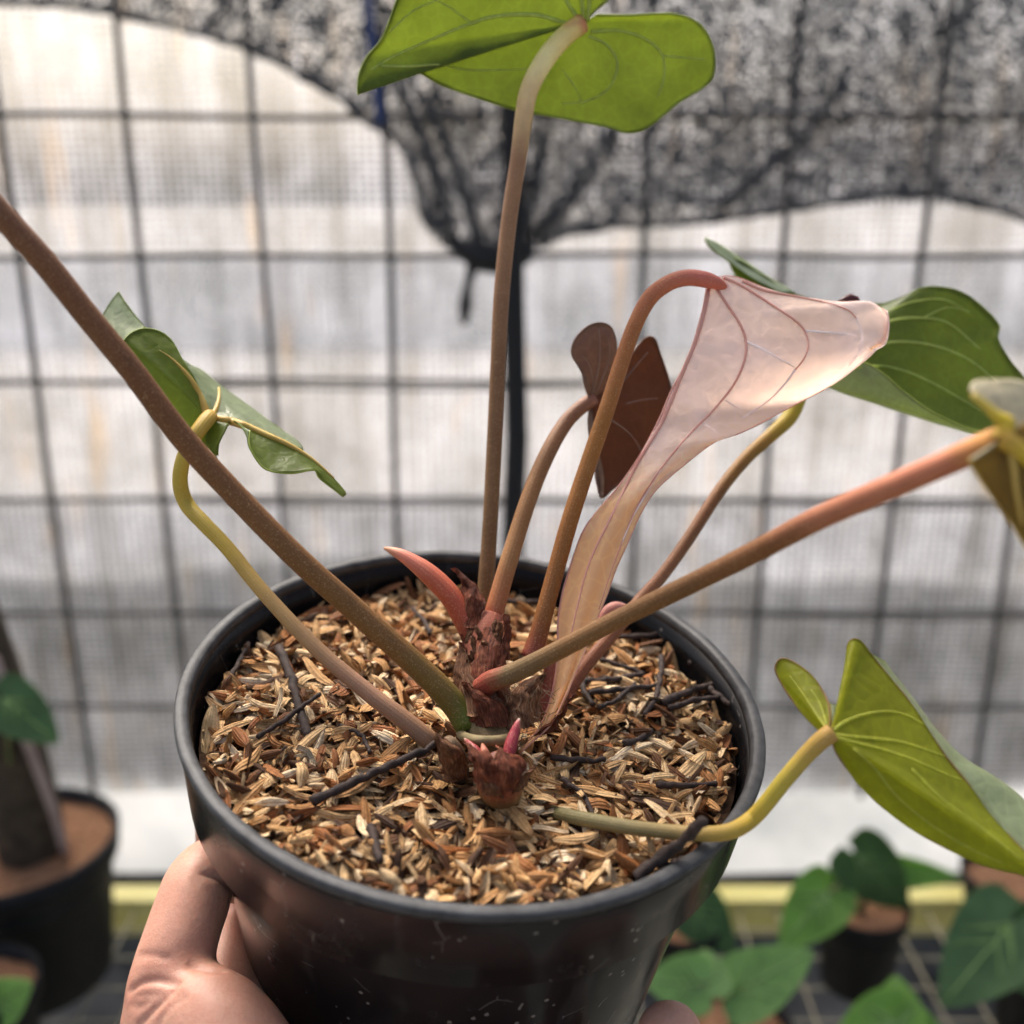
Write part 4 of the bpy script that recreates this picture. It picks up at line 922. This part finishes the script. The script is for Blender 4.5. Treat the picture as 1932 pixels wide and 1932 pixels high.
# 7 leaf at the right edge of the picture
CRM = mat_leaf('leaf_cream', (0.40, 0.36, 0.22), (0.58, 0.55, 0.40), (0.5, 0.45, 0.2), 0.3, 0.4, 0.5)
OLV = mat_leaf('leaf_olive_brown', (0.10, 0.055, 0.012), (0.24, 0.16, 0.02), (0.62, 0.44, 0.05), 0.5, 0.42, 0.4)
lo7 = fan_grid((1893, 826, .195), [(1868, 846, .194), (1836, 866, .193), (1830, 872, .193), (1855, 912, .193), (1888, 960, .193), (1911, 992, .193), (1931, 1024, .193), (1990, 1110, .193), (2090, 1190, .194), (2180, 1130, .198), (2220, 1000, .202), (2180, 880, .204), (2080, 820, .203), (2000, 800, .200), (1930, 800, .197)], 18, 70, .04)
up7 = patch_grid([[(1893, 826, .195), (1880, 788, .195), (1850, 760, .195), (1832, 744, .195)], [(1915, 815, .197), (1898, 770, .198), (1868, 738, .198), (1829, 730, .197)], [(1970, 810, .200), (1950, 760, .202), (1900, 728, .202), (1850, 717, .200)], [(2060, 830, .204), (2050, 770, .206), (2000, 735, .207), (1930, 722, .206)], [(2180, 880, .206), (2170, 820, .209), (2120, 770, .211), (2040, 745, .211)]], 20, 20)
leaf('leaf', [(lo7, False), (up7, True)], OLV, CRM,
     [([(1900, 832), (1912, 880), (1918, 930), (1930, 990)], .0008, .0004)],
     VYEL, 'olive brown leaf with cream upper face on the thick right stalk', VYEL, [(0, 'end', .0003)])
stalk([(1886, 830, .195, 40), (1900, 800, .1945, 30), (1880, 784, .1945, 20), (1858, 764, .1945, 16), (1836, 746, .1945, 14)], [(0, (0.46, 0.28, 0.05)), (0.4, (0.55, 0.42, 0.04)), (1, (0.50, 0.40, 0.10))], name='basal_rib')
stalk([(1890, 828, .1945, 46), (1915, 845, .194, 36), (1950, 880, .194, 28), (2010, 950, .194, 20)], [(0, (0.46, 0.28, 0.05)), (0.4, (0.55, 0.42, 0.04)), (1, (0.40, 0.32, 0.05))], name='basal_rib')
# 8 lime leaf low on the right
A8 = (1568, 1384, .247)
lob8 = fan_grid(A8, [(1562, 1386, .2475), (1550, 1381, .251), (1518, 1350, .257), (1491, 1315, .262), (1474, 1288, .265), (1463, 1262, .267), (1472, 1244, .267), (1492, 1247, .266), (1527, 1271, .262), (1550, 1301, .258), (1563, 1328, .254), (1566, 1356, .250), (1566, 1378, .248)], 16, 60, -.04)
FOLD8 = [(1610, 1206, .262), (1624, 1211, .262), (1642, 1234, .262), (1680, 1281, .260), (1713, 1321, .258), (1748, 1375, .255), (1788, 1432, .252), (1829, 1483, .249), (1869, 1540, .246), (1932, 1606, .242), (2020, 1690, .238)]
LOW8 = [(1568, 1392, .247), (1578, 1420, .249), (1599, 1450, .251), (1640, 1499, .251), (1680, 1534, .250), (1734, 1572, .249), (1788, 1601, .247), (1842, 1626, .245), (1896, 1643, .243), (1932, 1652, .241), (2020, 1690, .238)]
main8 = fan_grid(A8, [(1570, 1378, .247), (1578, 1357, .250), (1595, 1332, .254), (1603, 1294, .258), (1599, 1242, .262), (1600, 1217, .2625)] + FOLD8 + LOW8[::-1][1:], 26, 150, .025)
top8 = patch_grid([FOLD8[2:], [(1668, 1249, .265), (1700, 1292, .265), (1735, 1334, .264), (1770, 1382, .262), (1816, 1428, .259), (1870, 1464, .256), (1932, 1512, .253), (1990, 1580, .247), (2022, 1688, .2385)], [(1664, 1249, .268), (1694, 1290, .270), (1728, 1334, .270), (1764, 1384, .268), (1808, 1432, .266), (1860, 1470, .263), (1922, 1520, .258), (1980, 1590, .252), (2024, 1692, .2395)]], 14, 50)
bit8 = patch_grid([[(1570, 1376, .2485), (1568, 1350, .2515), (1566, 1330, .255)], [(1580, 1358, .2512), (1586, 1345, .254), (1592, 1336, .256)]], 6, 8)
leaf('leaf', [(main8, False), (lob8, False), (top8, True), (bit8, True)], UNDY, UPP,
     [([(1570, 1380), (1590, 1364), (1622, 1350), (1670, 1342), (1708, 1348), (1742, 1366)], .00045, .0002), ([(1572, 1386), (1610, 1390), (1660, 1394), (1710, 1402), (1782, 1426)], .00045, .0002), ([(1572, 1390), (1610, 1400), (1660, 1412), (1720, 1432), (1780, 1458), (1815, 1472)], .0004, .0002),
      ([(1610, 1412), (1648, 1446), (1692, 1502), (1760, 1558), (1830, 1600), (1890, 1628)], .00035, .0002), ([(1720, 1450), (1780, 1510), (1850, 1560), (1925, 1622)], .00035, .0002), ([(1560, 1376), (1535, 1340), (1512, 1305), (1490, 1275)], .0003, .00015), ([(1560, 1368), (1548, 1330), (1530, 1300)], .0003, .00015)],
     VLIME, 'lime green leaf with folded grey green edge low on the right', EDGEB, [(0, 'end', .0003), (1, 'end', .0003)])

# --- stem base: rhizome, red spear, papery sheaths, buds
STEM = mat_simple('rhizome', (0.085, 0.042, 0.022), (0.20, 0.12, 0.06), 170, 0.75, 0.25, 0.8, 0.002)
stalk([(935, 1420, .284, 92), (925, 1392, .288, 96), (920, 1362, .291, 100), (916, 1320, .294, 98), (912, 1275, .298, 96), (912, 1235, .301, 84), (918, 1195, .304, 72), (926, 1165, .307, 52)],
      [(0, (0.12, 0.08, 0.04)), (0.15, (0.20, 0.15, 0.07)), (0.3, (0.12, 0.055, 0.03)), (0.6, (0.20, 0.06, 0.035)), (1, (0.24, 0.07, 0.045))], name='stem', rough=0.7)
mb = MB()  # pale ring at the node
P = [V(921 + 52 * math.cos(a), 1374 + 16 * math.sin(a) + 8, .2895 + .014 * -math.sin(a)) for a in [math.pi * 2 * k / 40 for k in range(40)]]
mb.tube(P + [P[0]], 0.0014, 8, caps=False); child(mb, 'node_ring', mat_simple('node_skin', (0.17, 0.13, 0.06), (0.28, 0.22, 0.11), 200, 0.7, .3, .6), plant, PINV)
stalk([(900, 1222, .302, 32), (889, 1196, .303, 42), (872, 1160, .304, 44), (848, 1122, .305, 42), (808, 1082, .306, 38), (768, 1053, .307, 26), (742, 1040, .308, 16), (725, 1034, .309, 5)],
      [(0, (0.20, 0.05, 0.03)), (0.3, (0.34, 0.07, 0.035)), (0.55, (0.46, 0.115, 0.065)), (0.85, (0.58, 0.20, 0.14)), (1, (0.6, 0.34, 0.2))], name='leaf_spear', label='red spear of an unopened leaf', rough=0.38)
def mat_sheath(name, c1, c2, c3):
    t = NT(name); uv = t.coord('UV', (2.2, 26, 1)); c = t.coord()
    st = t.noise(1.0, 5, 0.65, uv, 0.6); n1 = t.noise(320, 4, 0.65, c); n2 = t.noise(90, 3, 0.6, c)
    col = t.ramp(st, [(0.32, c1), (0.5, c2), (0.68, c3)])
    col = t.mix(0.7, col, t.ramp(n1, [(0.36, (0.22, 0.18, 0.16)), (0.58, (1, 1, 1))]), 'MULTIPLY')
    col = t.mix(t.ramp(n2, [(0.52, (0, 0, 0)), (0.68, (0.75, 0.75, 0.75))]), col, c1)
    h = t.math('ADD', st, t.math('MULTIPLY', n1, 0.6))
    p = t.bsdf(col, 0.62, 0.25, t.bump(h, 0.9, 0.0012))
    tr = t.n('ShaderNodeBsdfTranslucent'); t.l(col, tr.inputs['Color']); ms = t.n('ShaderNodeMixShader'); ms.inputs[0].default_value = 0.22
    t.l(p, ms.inputs[1]); t.l(tr.outputs[0], ms.inputs[2]); return t.done(ms.outputs[0])
PAPER = mat_sheath('papery_sheath', (0.075, 0.020, 0.011), (0.27, 0.072, 0.034), (0.48, 0.20, 0.10))
PAPER2 = mat_sheath('dry_sheath', (0.09, 0.036, 0.018), (0.30, 0.13, 0.06), (0.56, 0.35, 0.21))
def sheath(rows, mat, nm='papery_sheath'):
    g = patch_grid(rows, 30, 22)
    for i, r in enumerate(g):
        for j, p in enumerate(r): r[j] = p + 0.0005 * Vector((noise.noise(p * 900), noise.noise(p * 900 + Vector((5, 0, 0))), 0)) + 0.0010 * Vector((noise.noise(p * 260), noise.noise(p * 260 + Vector((9, 0, 0))), noise.noise(p * 260 + Vector((0, 9, 0)))))
    leaf(nm, [(g, False)], mat, mat)
# bract between the spear and the brown-leaf stalk
sheath([[(868, 1158, .303), (880, 1180, .300), (905, 1195, .300)], [(868, 1122, .304), (886, 1140, .301), (912, 1150, .303)], [(872, 1098, .306), (888, 1110, .304), (908, 1118, .306)], [(852, 1076, .308), (862, 1074, .307), (880, 1086, .308)]], PAPER)
# front sheath wrapping the stem below the spear
sheath([[(868, 1300, .293), (905, 1292, .286), (948, 1286, .290)], [(872, 1262, .296), (905, 1250, .289), (950, 1240, .294)], [(884, 1218, .299), (912, 1212, .294), (952, 1200, .299)], [(898, 1180, .302), (922, 1186, .299), (950, 1178, .302)], [(904, 1168, .303), (920, 1180, .301), (944, 1176, .303)]], PAPER)
sheath([[(944, 1262, .292), (956, 1250, .294), (962, 1240, .298)], [(946, 1210, .296), (956, 1205, .298), (962, 1200, .301)], [(948, 1160, .300), (954, 1160, .302), (958, 1165, .304)]], PAPER)
sheath([[(872, 1345, .289), (900, 1350, .283), (930, 1345, .285)], [(862, 1310, .291), (885, 1306, .286), (925, 1312, .285)], [(860, 1270, .294), (874, 1268, .290), (905, 1290, .287)], [(866, 1235, .297), (872, 1232, .296), (880, 1240, .294)], [(868, 1215, .299), (872, 1214, .298), (876, 1218, .297)]], PAPER2, 'dry_sheath')
sheath([[(905, 1368, .284), (932, 1372, .281), (960, 1366, .284)], [(890, 1335, .286), (920, 1335, .281), (955, 1335, .284)], [(876, 1300, .287), (900, 1308, .283), (925, 1316, .283)], [(866, 1282, .288), (874, 1284, .286), (884, 1290, .285)]], PAPER)
sheath([[(960, 1375, .284), (990, 1372, .284), (1020, 1360, .290)], [(958, 1340, .286), (985, 1335, .285), (1022, 1325, .291)], [(962, 1310, .288), (990, 1302, .288), (1025, 1290, .294)], [(1000, 1282, .292), (1014, 1276, .293), (1030, 1268, .297)]], PAPER2, 'dry_sheath')
sheath([[(1010, 1390, .287), (1030, 1385, .288), (1050, 1370, .291)], [(1030, 1372, .287), (1046, 1364, .289), (1062, 1350, .292)], [(1052, 1352, .287), (1062, 1342, .288), (1072, 1330, .291)], [(1078, 1312, .288), (1080, 1308, .289), (1083, 1306, .29)]], PAPER)
stalk([(1030, 1345, .297, 34), (1036, 1300, .299, 32), (1040, 1262, .300, 28), (1046, 1225, .302, 20)], [(0, (0.22, 0.05, 0.035)), (1, (0.30, 0.09, 0.05))], name='leaf_sheath')
stalk([(1130, 1192, .318, 14), (1142, 1160, .320, 22), (1160, 1148, .321, 26), (1178, 1150, .322, 20), (1188, 1158, .323, 8)], [(0, (0.34, 0.12, 0.10)), (1, (0.52, 0.26, 0.22))], name='leaf_bud', label='small pink bud behind the thick stalk')
# side shoot in front
stalk([(948, 1514, sd(948, 1512, -.002), 46), (945, 1494, sd(944, 1498, .004), 80), (943, 1468, sd(944, 1490, .009), 90), (942, 1450, sd(944, 1488, .011), 70), (941, 1436, sd(944, 1488, .013), 44), (941, 1428, sd(944, 1488, .0135), 14)],
      [(0, (0.14, 0.10, 0.04)), (0.25, (0.24, 0.17, 0.05)), (0.45, (0.26, 0.13, 0.05)), (0.7, (0.22, 0.06, 0.035)), (1, (0.12, 0.035, 0.025))], name='side_shoot', rough=0.5, label='plump red and green side shoot')
dS = sd(944, 1490, .009)
sheath([[(898, 1474, dS - .003), (918, 1492, dS - .0078), (946, 1498, dS - .0088)], [(896, 1446, dS - .004), (914, 1454, dS - .0086), (942, 1460, dS - .0100)], [(886, 1418, dS - .002), (906, 1430, dS - .0075), (936, 1436, dS - .0095)], [(874, 1396, dS + .004), (890, 1408, dS - .002), (918, 1422, dS - .006)]], PAPER)
sheath([[(943, 1502, dS - .0080), (964, 1492, dS - .0086), (988, 1478, dS - .001)], [(936, 1462, dS - .0098), (962, 1462, dS - .0098), (990, 1452, dS - .001)], [(936, 1434, dS - .0095), (958, 1440, dS - .0092), (986, 1432, dS)], [(938, 1402, dS - .004), (946, 1414, dS - .005), (956, 1424, dS - .003)]], PAPER)
sheath([[(912, 1500, dS - .0065), (930, 1506, dS - .0080), (952, 1506, dS - .0080)], [(908, 1482, dS - .0070), (926, 1484, dS - .0088), (948, 1482, dS - .0092)], [(904, 1466, dS - .0065), (918, 1462, dS - .0084), (934, 1458, dS - .0090)], [(902, 1452, dS - .005), (908, 1448, dS - .007), (914, 1446, dS - .0075)]], PAPER2, 'dry_sheath')
sheath([[(968, 1500, dS - .005), (982, 1492, dS - .003), (994, 1482, dS + .001)], [(976, 1480, dS - .006), (990, 1474, dS - .002), (998, 1466, dS + .002)], [(988, 1462, dS - .004), (996, 1458, dS - .002), (1002, 1454, dS + .001)], [(1004, 1450, dS - .003), (1006, 1448, dS - .002), (1008, 1447, dS - .001)]], PAPER2, 'dry_sheath')
stalk([(960, 1432, dS - .001, 20), (963, 1410, dS + .001, 26), (970, 1385, dS + .003, 21), (976, 1366, dS + .004, 12), (980, 1356, dS + .005, 4)], [(0, (0.20, 0.02, 0.03)), (0.7, (0.26, 0.035, 0.05)), (0.9, (0.4, 0.1, 0.1)), (1, (0.6, 0.5, 0.4))], name='bud_tip', rough=0.35)
stalk([(908, 1432, dS + .002, 22), (898, 1418, dS + .003, 20), (886, 1404, dS + .005, 13), (877, 1394, dS + .007, 4)], [(0, (0.24, 0.03, 0.04)), (0.8, (0.30, 0.06, 0.06)), (1, (0.6, 0.45, 0.35))], name='bud_tip', rough=0.35)
stalk([(915, 1440, dS - .002, 26), (914, 1420, dS - .001, 18), (910, 1404, dS + .001, 5)], [(0, (0.28, 0.07, 0.05)), (1, (0.40, 0.16, 0.10))], name='bud_tip', rough=0.4)
# old stalk stump behind the shoot
stalk([(870, 1470, sd(870, 1470, .001), 30), (862, 1440, sd(866, 1460, .006), 44), (850, 1412, sd(858, 1450, .011), 40), (842, 1398, sd(850, 1440, .013), 30)], [(0, (0.07, 0.045, 0.028)), (1, (0.13, 0.085, 0.05))], name='stalk_stump', rough=0.8)
sheath([[(842, 1470, sd(866, 1460, .004) - .004), (862, 1476, sd(866, 1460, .004) - .0055), (884, 1474, sd(866, 1460, .004) - .003)], [(832, 1440, sd(866, 1460, .006) - .003), (856, 1444, sd(866, 1460, .006) - .006), (882, 1446, sd(866, 1460, .006) - .003)], [(822, 1404, sd(858, 1450, .011) - .001), (846, 1408, sd(858, 1450, .011) - .0045), (872, 1420, sd(858, 1450, .011) - .002)], [(818, 1388, sd(858, 1450, .013)), (830, 1386, sd(858, 1450, .013) - .001), (846, 1394, sd(858, 1450, .013))]], PAPER2, 'dry_sheath')
# ragged dry strips round the stem
rg = random.Random(5)
for k in range(30):
    a = rg.uniform(-2.6, 0.5); hgt = rg.uniform(0.0, 0.92)
    yb = 1385 - hgt * 190; hw_ = 50 - 16 * hgt
    cx = 922 + hw_ * math.sin(a) * 1.02; dc = (.2905 + .013 * hgt) - .0078 * math.cos(a) * (1 - .25 * hgt)
    ln = rg.uniform(24, 62); wd = rg.uniform(4, 11); lean = math.sin(a) * rg.uniform(4, 20) + rg.uniform(-8, 8); out = -rg.uniform(.0005, .0035) * math.cos(a)
    rows = []
    for q in range(4):
        t = q / 3; w_ = wd * (1 - t ** 1.6) + 0.6
        x = cx + lean * t * t; y = yb - ln * t; d = dc + out * t * t + .0042 * t * ln / 60 + (-.0012 if q else 0)
        rows.append([(x - w_, y + rg.uniform(-2, 2), d + .0004), (x, y, d - .0006), (x + w_, y + rg.uniform(-2, 2), d + .0004)])
    sheath(rows, PAPER2 if rg.random() < .55 else PAPER, 'dry_strip')
FIB = mat_simple('root_fibre', (0.10, 0.06, 0.035), (0.34, 0.24, 0.15), 300, 0.8, .2, .2)
for k in range(70):
    x0, y0 = rg.uniform(950, 1038), rg.uniform(1285, 1390); d0 = .2875 + rg.uniform(-.003, .003); an = rg.uniform(0, 6.28)
    pts = [(x0, y0, d0)]
    for q in range(3):
        an += rg.uniform(-.6, .6); pts.append((pts[-1][0] + 9 * math.cos(an), pts[-1][1] + 9 * math.sin(an), pts[-1][2] + rg.uniform(-.0008, .0008)))
    mb = MB(); mb.tube([V(*p) for p in cr(pts, 10)], 0.00005 + 0.00006 * rg.random(), 4); child(mb, 'root_fibre', FIB, plant, PINV)

# ------------------------------------------------------------------ the hand
def mat_skin():
    t = NT('skin'); c = t.coord()
    f = t.noise(38, 4, 0.6, c); g = t.noise(900, 3, 0.6, c)
    col = t.ramp(f, [(0.32, (0.54, 0.265, 0.185)), (0.68, (0.66, 0.37, 0.265))])
    col = t.mix(0.25, col, t.ramp(g, [(0.3, (0.6, 0.45, 0.4)), (0.65, (1, 1, 1))]), 'MULTIPLY')
    v = t.n('ShaderNodeTexVoronoi', feature='DISTANCE_TO_EDGE'); v.inputs['Scale'].default_value = 900; t.l(c, v.inputs['Vector'])
    w = t.n('ShaderNodeTexWave', wave_type='BANDS', bands_direction='Z'); w.inputs['Scale'].default_value = 75; w.inputs['Distortion'].default_value = 9; w.inputs['Detail'].default_value = 3; w.inputs['Detail Scale'].default_value = 3; t.l(c, w.inputs['Vector'])
    h = t.math('ADD', t.math('MULTIPLY', t.math('MINIMUM', v.outputs['Distance'], 0.2), 1.5), t.math('ADD', t.math('MULTIPLY', g, 0.4), t.math('MULTIPLY', w.outputs['Fac'], 0.25)))
    p = t.n('ShaderNodeBsdfPrincipled'); t.l(col, p.inputs['Base Color']); p.inputs['Roughness'].default_value = 0.48; p.inputs['Specular IOR Level'].default_value = 0.4
    p.inputs['Subsurface Weight'].default_value = 0.4; p.inputs['Subsurface Radius'].default_value = (1.0, 0.35, 0.2); p.inputs['Subsurface Scale'].default_value = 0.004
    t.l(t.bump(h, 0.22, 0.0005), p.inputs['Normal'])
    return t.done(p.outputs[0])
SKIN = mat_skin()
import numpy as np
CHAINS = []
def capsule_chain(_, pts, k=0.004):
    """pts (px,py,d,r): a chain of round bones; all chains are blended into one skin below"""
    CHAINS.append(([(V(x, y, d), r) for x, y, d, r in cr(pts, 8 * len(pts))], k))
def fuse(vox):
    """smooth union of the chains on a grid, meshed with naive surface nets"""
    allp = [(p, r) for ch, _ in CHAINS for p, r in ch]
    lo = np.array([min(p[i] - r for p, r in allp) - 0.008 for i in range(3)]); hi = np.array([max(p[i] + r for p, r in allp) + 0.008 for i in range(3)])
    n = np.ceil((hi - lo) / vox).astype(int) + 1
    ax = [(lo[i] + vox * np.arange(n[i])).astype(np.float32) for i in range(3)]
    D = None
    for ch, k in CHAINS:
        F = np.full(n, 0.02, np.float32)
        for p, r in ch:
            w = r + 0.012
            sl = [slice(max(0, int((p[i] - w - lo[i]) / vox)), min(n[i], int((p[i] + w - lo[i]) / vox) + 2)) for i in range(3)]
            d = np.sqrt((ax[0][sl[0]][:, None, None] - p[0]) ** 2 + (ax[1][sl[1]][None, :, None] - p[1]) ** 2 + (ax[2][sl[2]][None, None, :] - p[2]) ** 2) - r
            F[tuple(sl)] = np.minimum(F[tuple(sl)], d)
        if D is None: D = F
        else:
            h = np.clip(0.5 + 0.5 * (D - F) / k, 0, 1); D = D + (F - D) * h - k * h * (1 - h)
    for _ in range(2):   # soften the sphere beads
        for axn in range(3):
            D[tuple(slice(1, -1) if i == axn else slice(None) for i in range(3))] = 0.5 * D[tuple(slice(1, -1) if i == axn else slice(None) for i in range(3))] + 0.25 * (D[tuple(slice(2, None) if i == axn else slice(None) for i in range(3))] + D[tuple(slice(None, -2) if i == axn else slice(None) for i in range(3))])
    ins = D < 0
    c = np.zeros(n - 1, np.uint8)
    cor = [(i, j, k) for i in (0, 1) for j in (0, 1) for k in (0, 1)]
    def sub(A, o): return A[o[0]:A.shape[0] - 1 + o[0], o[1]:A.shape[1] - 1 + o[1], o[2]:A.shape[2] - 1 + o[2]]
    for o in cor: c += sub(ins, o)
    act = np.argwhere((c > 0) & (c < 8)); idx = -np.ones(n - 1, np.int64); idx[tuple(act.T)] = np.arange(len(act))
    acc = np.zeros((len(act), 3)); cnt = np.zeros(len(act))
    for a_ in range(8):
        for b_ in range(a_ + 1, 8):
            oa, ob = np.array(cor[a_]), np.array(cor[b_])
            if np.abs(oa - ob).sum() != 1: continue
            da = D[tuple((act + oa).T)]; db = D[tuple((act + ob).T)]; m = (da < 0) != (db < 0)
            t = np.where(m, da / np.where(m, da - db, 1), 0)[:, None]
            acc += np.where(m[:, None], oa + t * (ob - oa), 0); cnt += m
    P = lo + vox * (act + acc / cnt[:, None])
    faces = []
    for axn in range(3):
        u, v = (axn + 1) % 3, (axn + 2) % 3
        A = np.argwhere(ins[tuple(slice(0, -1) if i == axn else slice(None) for i in range(3))] != ins[tuple(slice(1, None) if i == axn else slice(None) for i in range(3))])
        A = A[(A[:, u] > 0) & (A[:, v] > 0) & (A[:, u] < n[u] - 1) & (A[:, v] < n[v] - 1)]
        eu = np.eye(3, dtype=int)[u]; ev = np.eye(3, dtype=int)[v]
        q = np.stack([idx[tuple((A - eu - ev).T)], idx[tuple((A - ev).T)], idx[tuple(A.T)], idx[tuple((A - eu).T)]], 1)
        fl = ins[tuple(A.T)]; q[~fl] = q[~fl][:, ::-1]; faces.append(q)
    return P, np.concatenate(faces)
def pl(h, ang, off):
    """point at local height h, angle, off metres outside the pot's lower wall"""
    r = pot_wall_r(h) + off; w = POT_M @ Vector((r * math.cos(ang), r * math.sin(ang), h)); return PX(w)
bm = None
# thumb, bent behind the rim
capsule_chain(bm, [(330, 1960, .276, .0135), (318, 1900, .277, .0112), (318, 1852, .279, .0108), (338, 1780, .284, .0104), (360, 1715, .290, .0103), (378, 1664, .296, .0100), (408, 1640, .305, .0094), (450, 1650, .318, .0086), (480, 1668, .326, .0076)])
# ball of the thumb and palm below the pot
capsule_chain(bm, [(325, 1900, .277, .0105), (365, 1910, .274, .0125), (405, 1935, .270, .0135), (440, 1990, .266, .0150), (480, 2080, .262, .0170)])
capsule_chain(bm, [(330, 1950, .277, .0135), (360, 2040, .272, .0180), (420, 2140, .268, .0210), (480, 2240, .262, .0230), (540, 2420, .245, .0250), (600, 2700, .225, .0270), (640, 3000, .21, .029)])
p1 = pl(-.150, R(200), -.020); p2 = pl(-.152, R(270), -.045); p3 = pl(-.150, R(310), -.030)
capsule_chain(bm, [(440, 2080, .268, .018), (p1[0], p1[1] + 40, p1[2], .013), (p2[0], p2[1] + 50, p2[2], .013), (p3[0], p3[1] + 20, p3[2], .012)])
capsule_chain(bm, [(540, 2300, .255, .022), (760, 2330, .258, .018), (980, 2250, .262, .014), (p3[0], p3[1] + 40, p3[2], .0115)])
# index finger behind the thumb, against the pot wall
a1 = pl(-.090, R(176), .010); a2 = pl(-.066, R(172), .0085); a3 = pl(-.048, R(166), .0080); a4 = pl(-.036, R(150), .0072)
capsule_chain(bm, [(440, 2000, .285, .0135), (a1[0], a1[1], a1[2], .0098), (a2[0], a2[1], a2[2], .0088), (a3[0], a3[1], a3[2], .0078), (a4[0], a4[1], a4[2], .0066)])
b1 = pl(-.100, R(160), .011); b2 = pl(-.075, R(150), .0095); b3 = pl(-.058, R(138), .0085)
capsule_chain(bm, [(460, 2040, .292, .014), (b1[0], b1[1], b1[2], .0098), (b2[0], b2[1], b2[2], .009), (b3[0], b3[1], b3[2], .0078)])
# finger tip on the right side of the pot
f1 = pl(-.118, R(318), .0105); f2 = pl(-.095, R(325), .0095); 
capsule_chain(bm, [(p3[0], p3[1] + 30, p3[2], .0115), (1210, 2120, .268, .0102), (1246, 2030, .266, .0098), (1262, 1980, .265, .0093), (1264, 1955, .265, .0087)])
HP, HF = fuse(0.0010)
hc = V(400, 2100, .268)
me2 = bpy.data.meshes.new('hand'); me2.from_pydata((HP - np.array(hc)).tolist(), [], HF.tolist()); me2.materials.append(SKIN)
me2.polygons.foreach_set('use_smooth', [True] * len(HF)); me2.update()
hand = bpy.data.objects.new('hand', me2); COL.objects.link(hand); hand.location = hc
hand['label'] = 'bare hand holding the black pot from below, thumb bent up the side'; hand['category'] = 'hand'
# sculpt creases: push skin in along short image-space lines projected on the thumb knuckle
me2.update(); tr = BVHTree.FromPolygons([tuple(v.co + hc) for v in me2.vertices], [tuple(p.vertices) for p in me2.polygons])
creases = [([(262, 1803), (285, 1802), (315, 1808)], .0005), ([(246, 1868), (270, 1853), (300, 1850), (335, 1858)], .0009), ([(250, 1893), (262, 1900), (280, 1890)], .0005), ([(262, 1934), (285, 1910), (310, 1885), (330, 1868)], .0008), ([(300, 1930), (320, 1900), (345, 1885)], .0004), ([(250, 1880), (300, 1878), (340, 1880)], .0004),
           ([(385, 1648), (410, 1655), (436, 1672)], .0010), ([(360, 1822), (385, 1828), (420, 1832)], .0010), ([(380, 1640), (372, 1655), (370, 1668)], .0003)]
samp = []
for plist, dep in creases:
    for (x, y) in cr(plist, 40):
        h = tr.ray_cast(CAM, (V(x, y, 1) - CAM).normalized())
        if h[0] is not None: samp.append((h[0], dep))
from mathutils.kdtree import KDTree
kd = KDTree(len(samp))
for i, (p, _) in enumerate(samp): kd.insert(p, i)
kd.balance()
# subdivide is not needed: 1 mm voxels; push along normals
co = []; nrm_ = [v.normal.copy() for v in me2.vertices]
for v, nv_ in zip(me2.vertices, nrm_):
    p = v.co + hc; q, i, dist = kd.find(p)
    k = math.exp(-(dist / 0.0011) ** 2) if dist < 0.004 else 0
    co += list(v.co - nv_ * (samp[i][1] * k) + nv_ * (0.00025 * noise.noise(p * 130)))
me2.vertices.foreach_set('co', co); me2.update()
# nail on the right finger tip
NAIL = mat_simple('nail', (0.60, 0.36, 0.30), (0.70, 0.45, 0.38), 90, 0.3, 0.6, 0.1)
mb = MB(); vs = []; fs = []
n0 = V(1296, 1962, .2622); nu_ = (V(1290, 1915, .2655) - n0).normalized(); nw = (V(1330, 1958, .2675) - V(1268, 1960, .2605)).normalized(); nn_ = nu_.cross(nw); nn_ = nn_ if nn_.dot(CAM - n0) > 0 else -nn_
for i in range(11):
    for j in range(9):
        s = i / 10; q = (j / 8 - .5) * 2; wd = .0042 * min(1, (1.02 - (max(0, s - .55) / .46) ** 2)) ** .5
        vs.append(n0 + nu_ * (s * .0085 - .0015) + nw * (q * wd) - nn_ * (.0016 * q * q + .0012 * s * s) - hc)
for i in range(10):
    for j in range(8): a = i * 9 + j; fs.append((a, a + 1, a + 10, a + 9))
mb.add(vs, fs); nl = mb.build('fingernail', NAIL, hand)
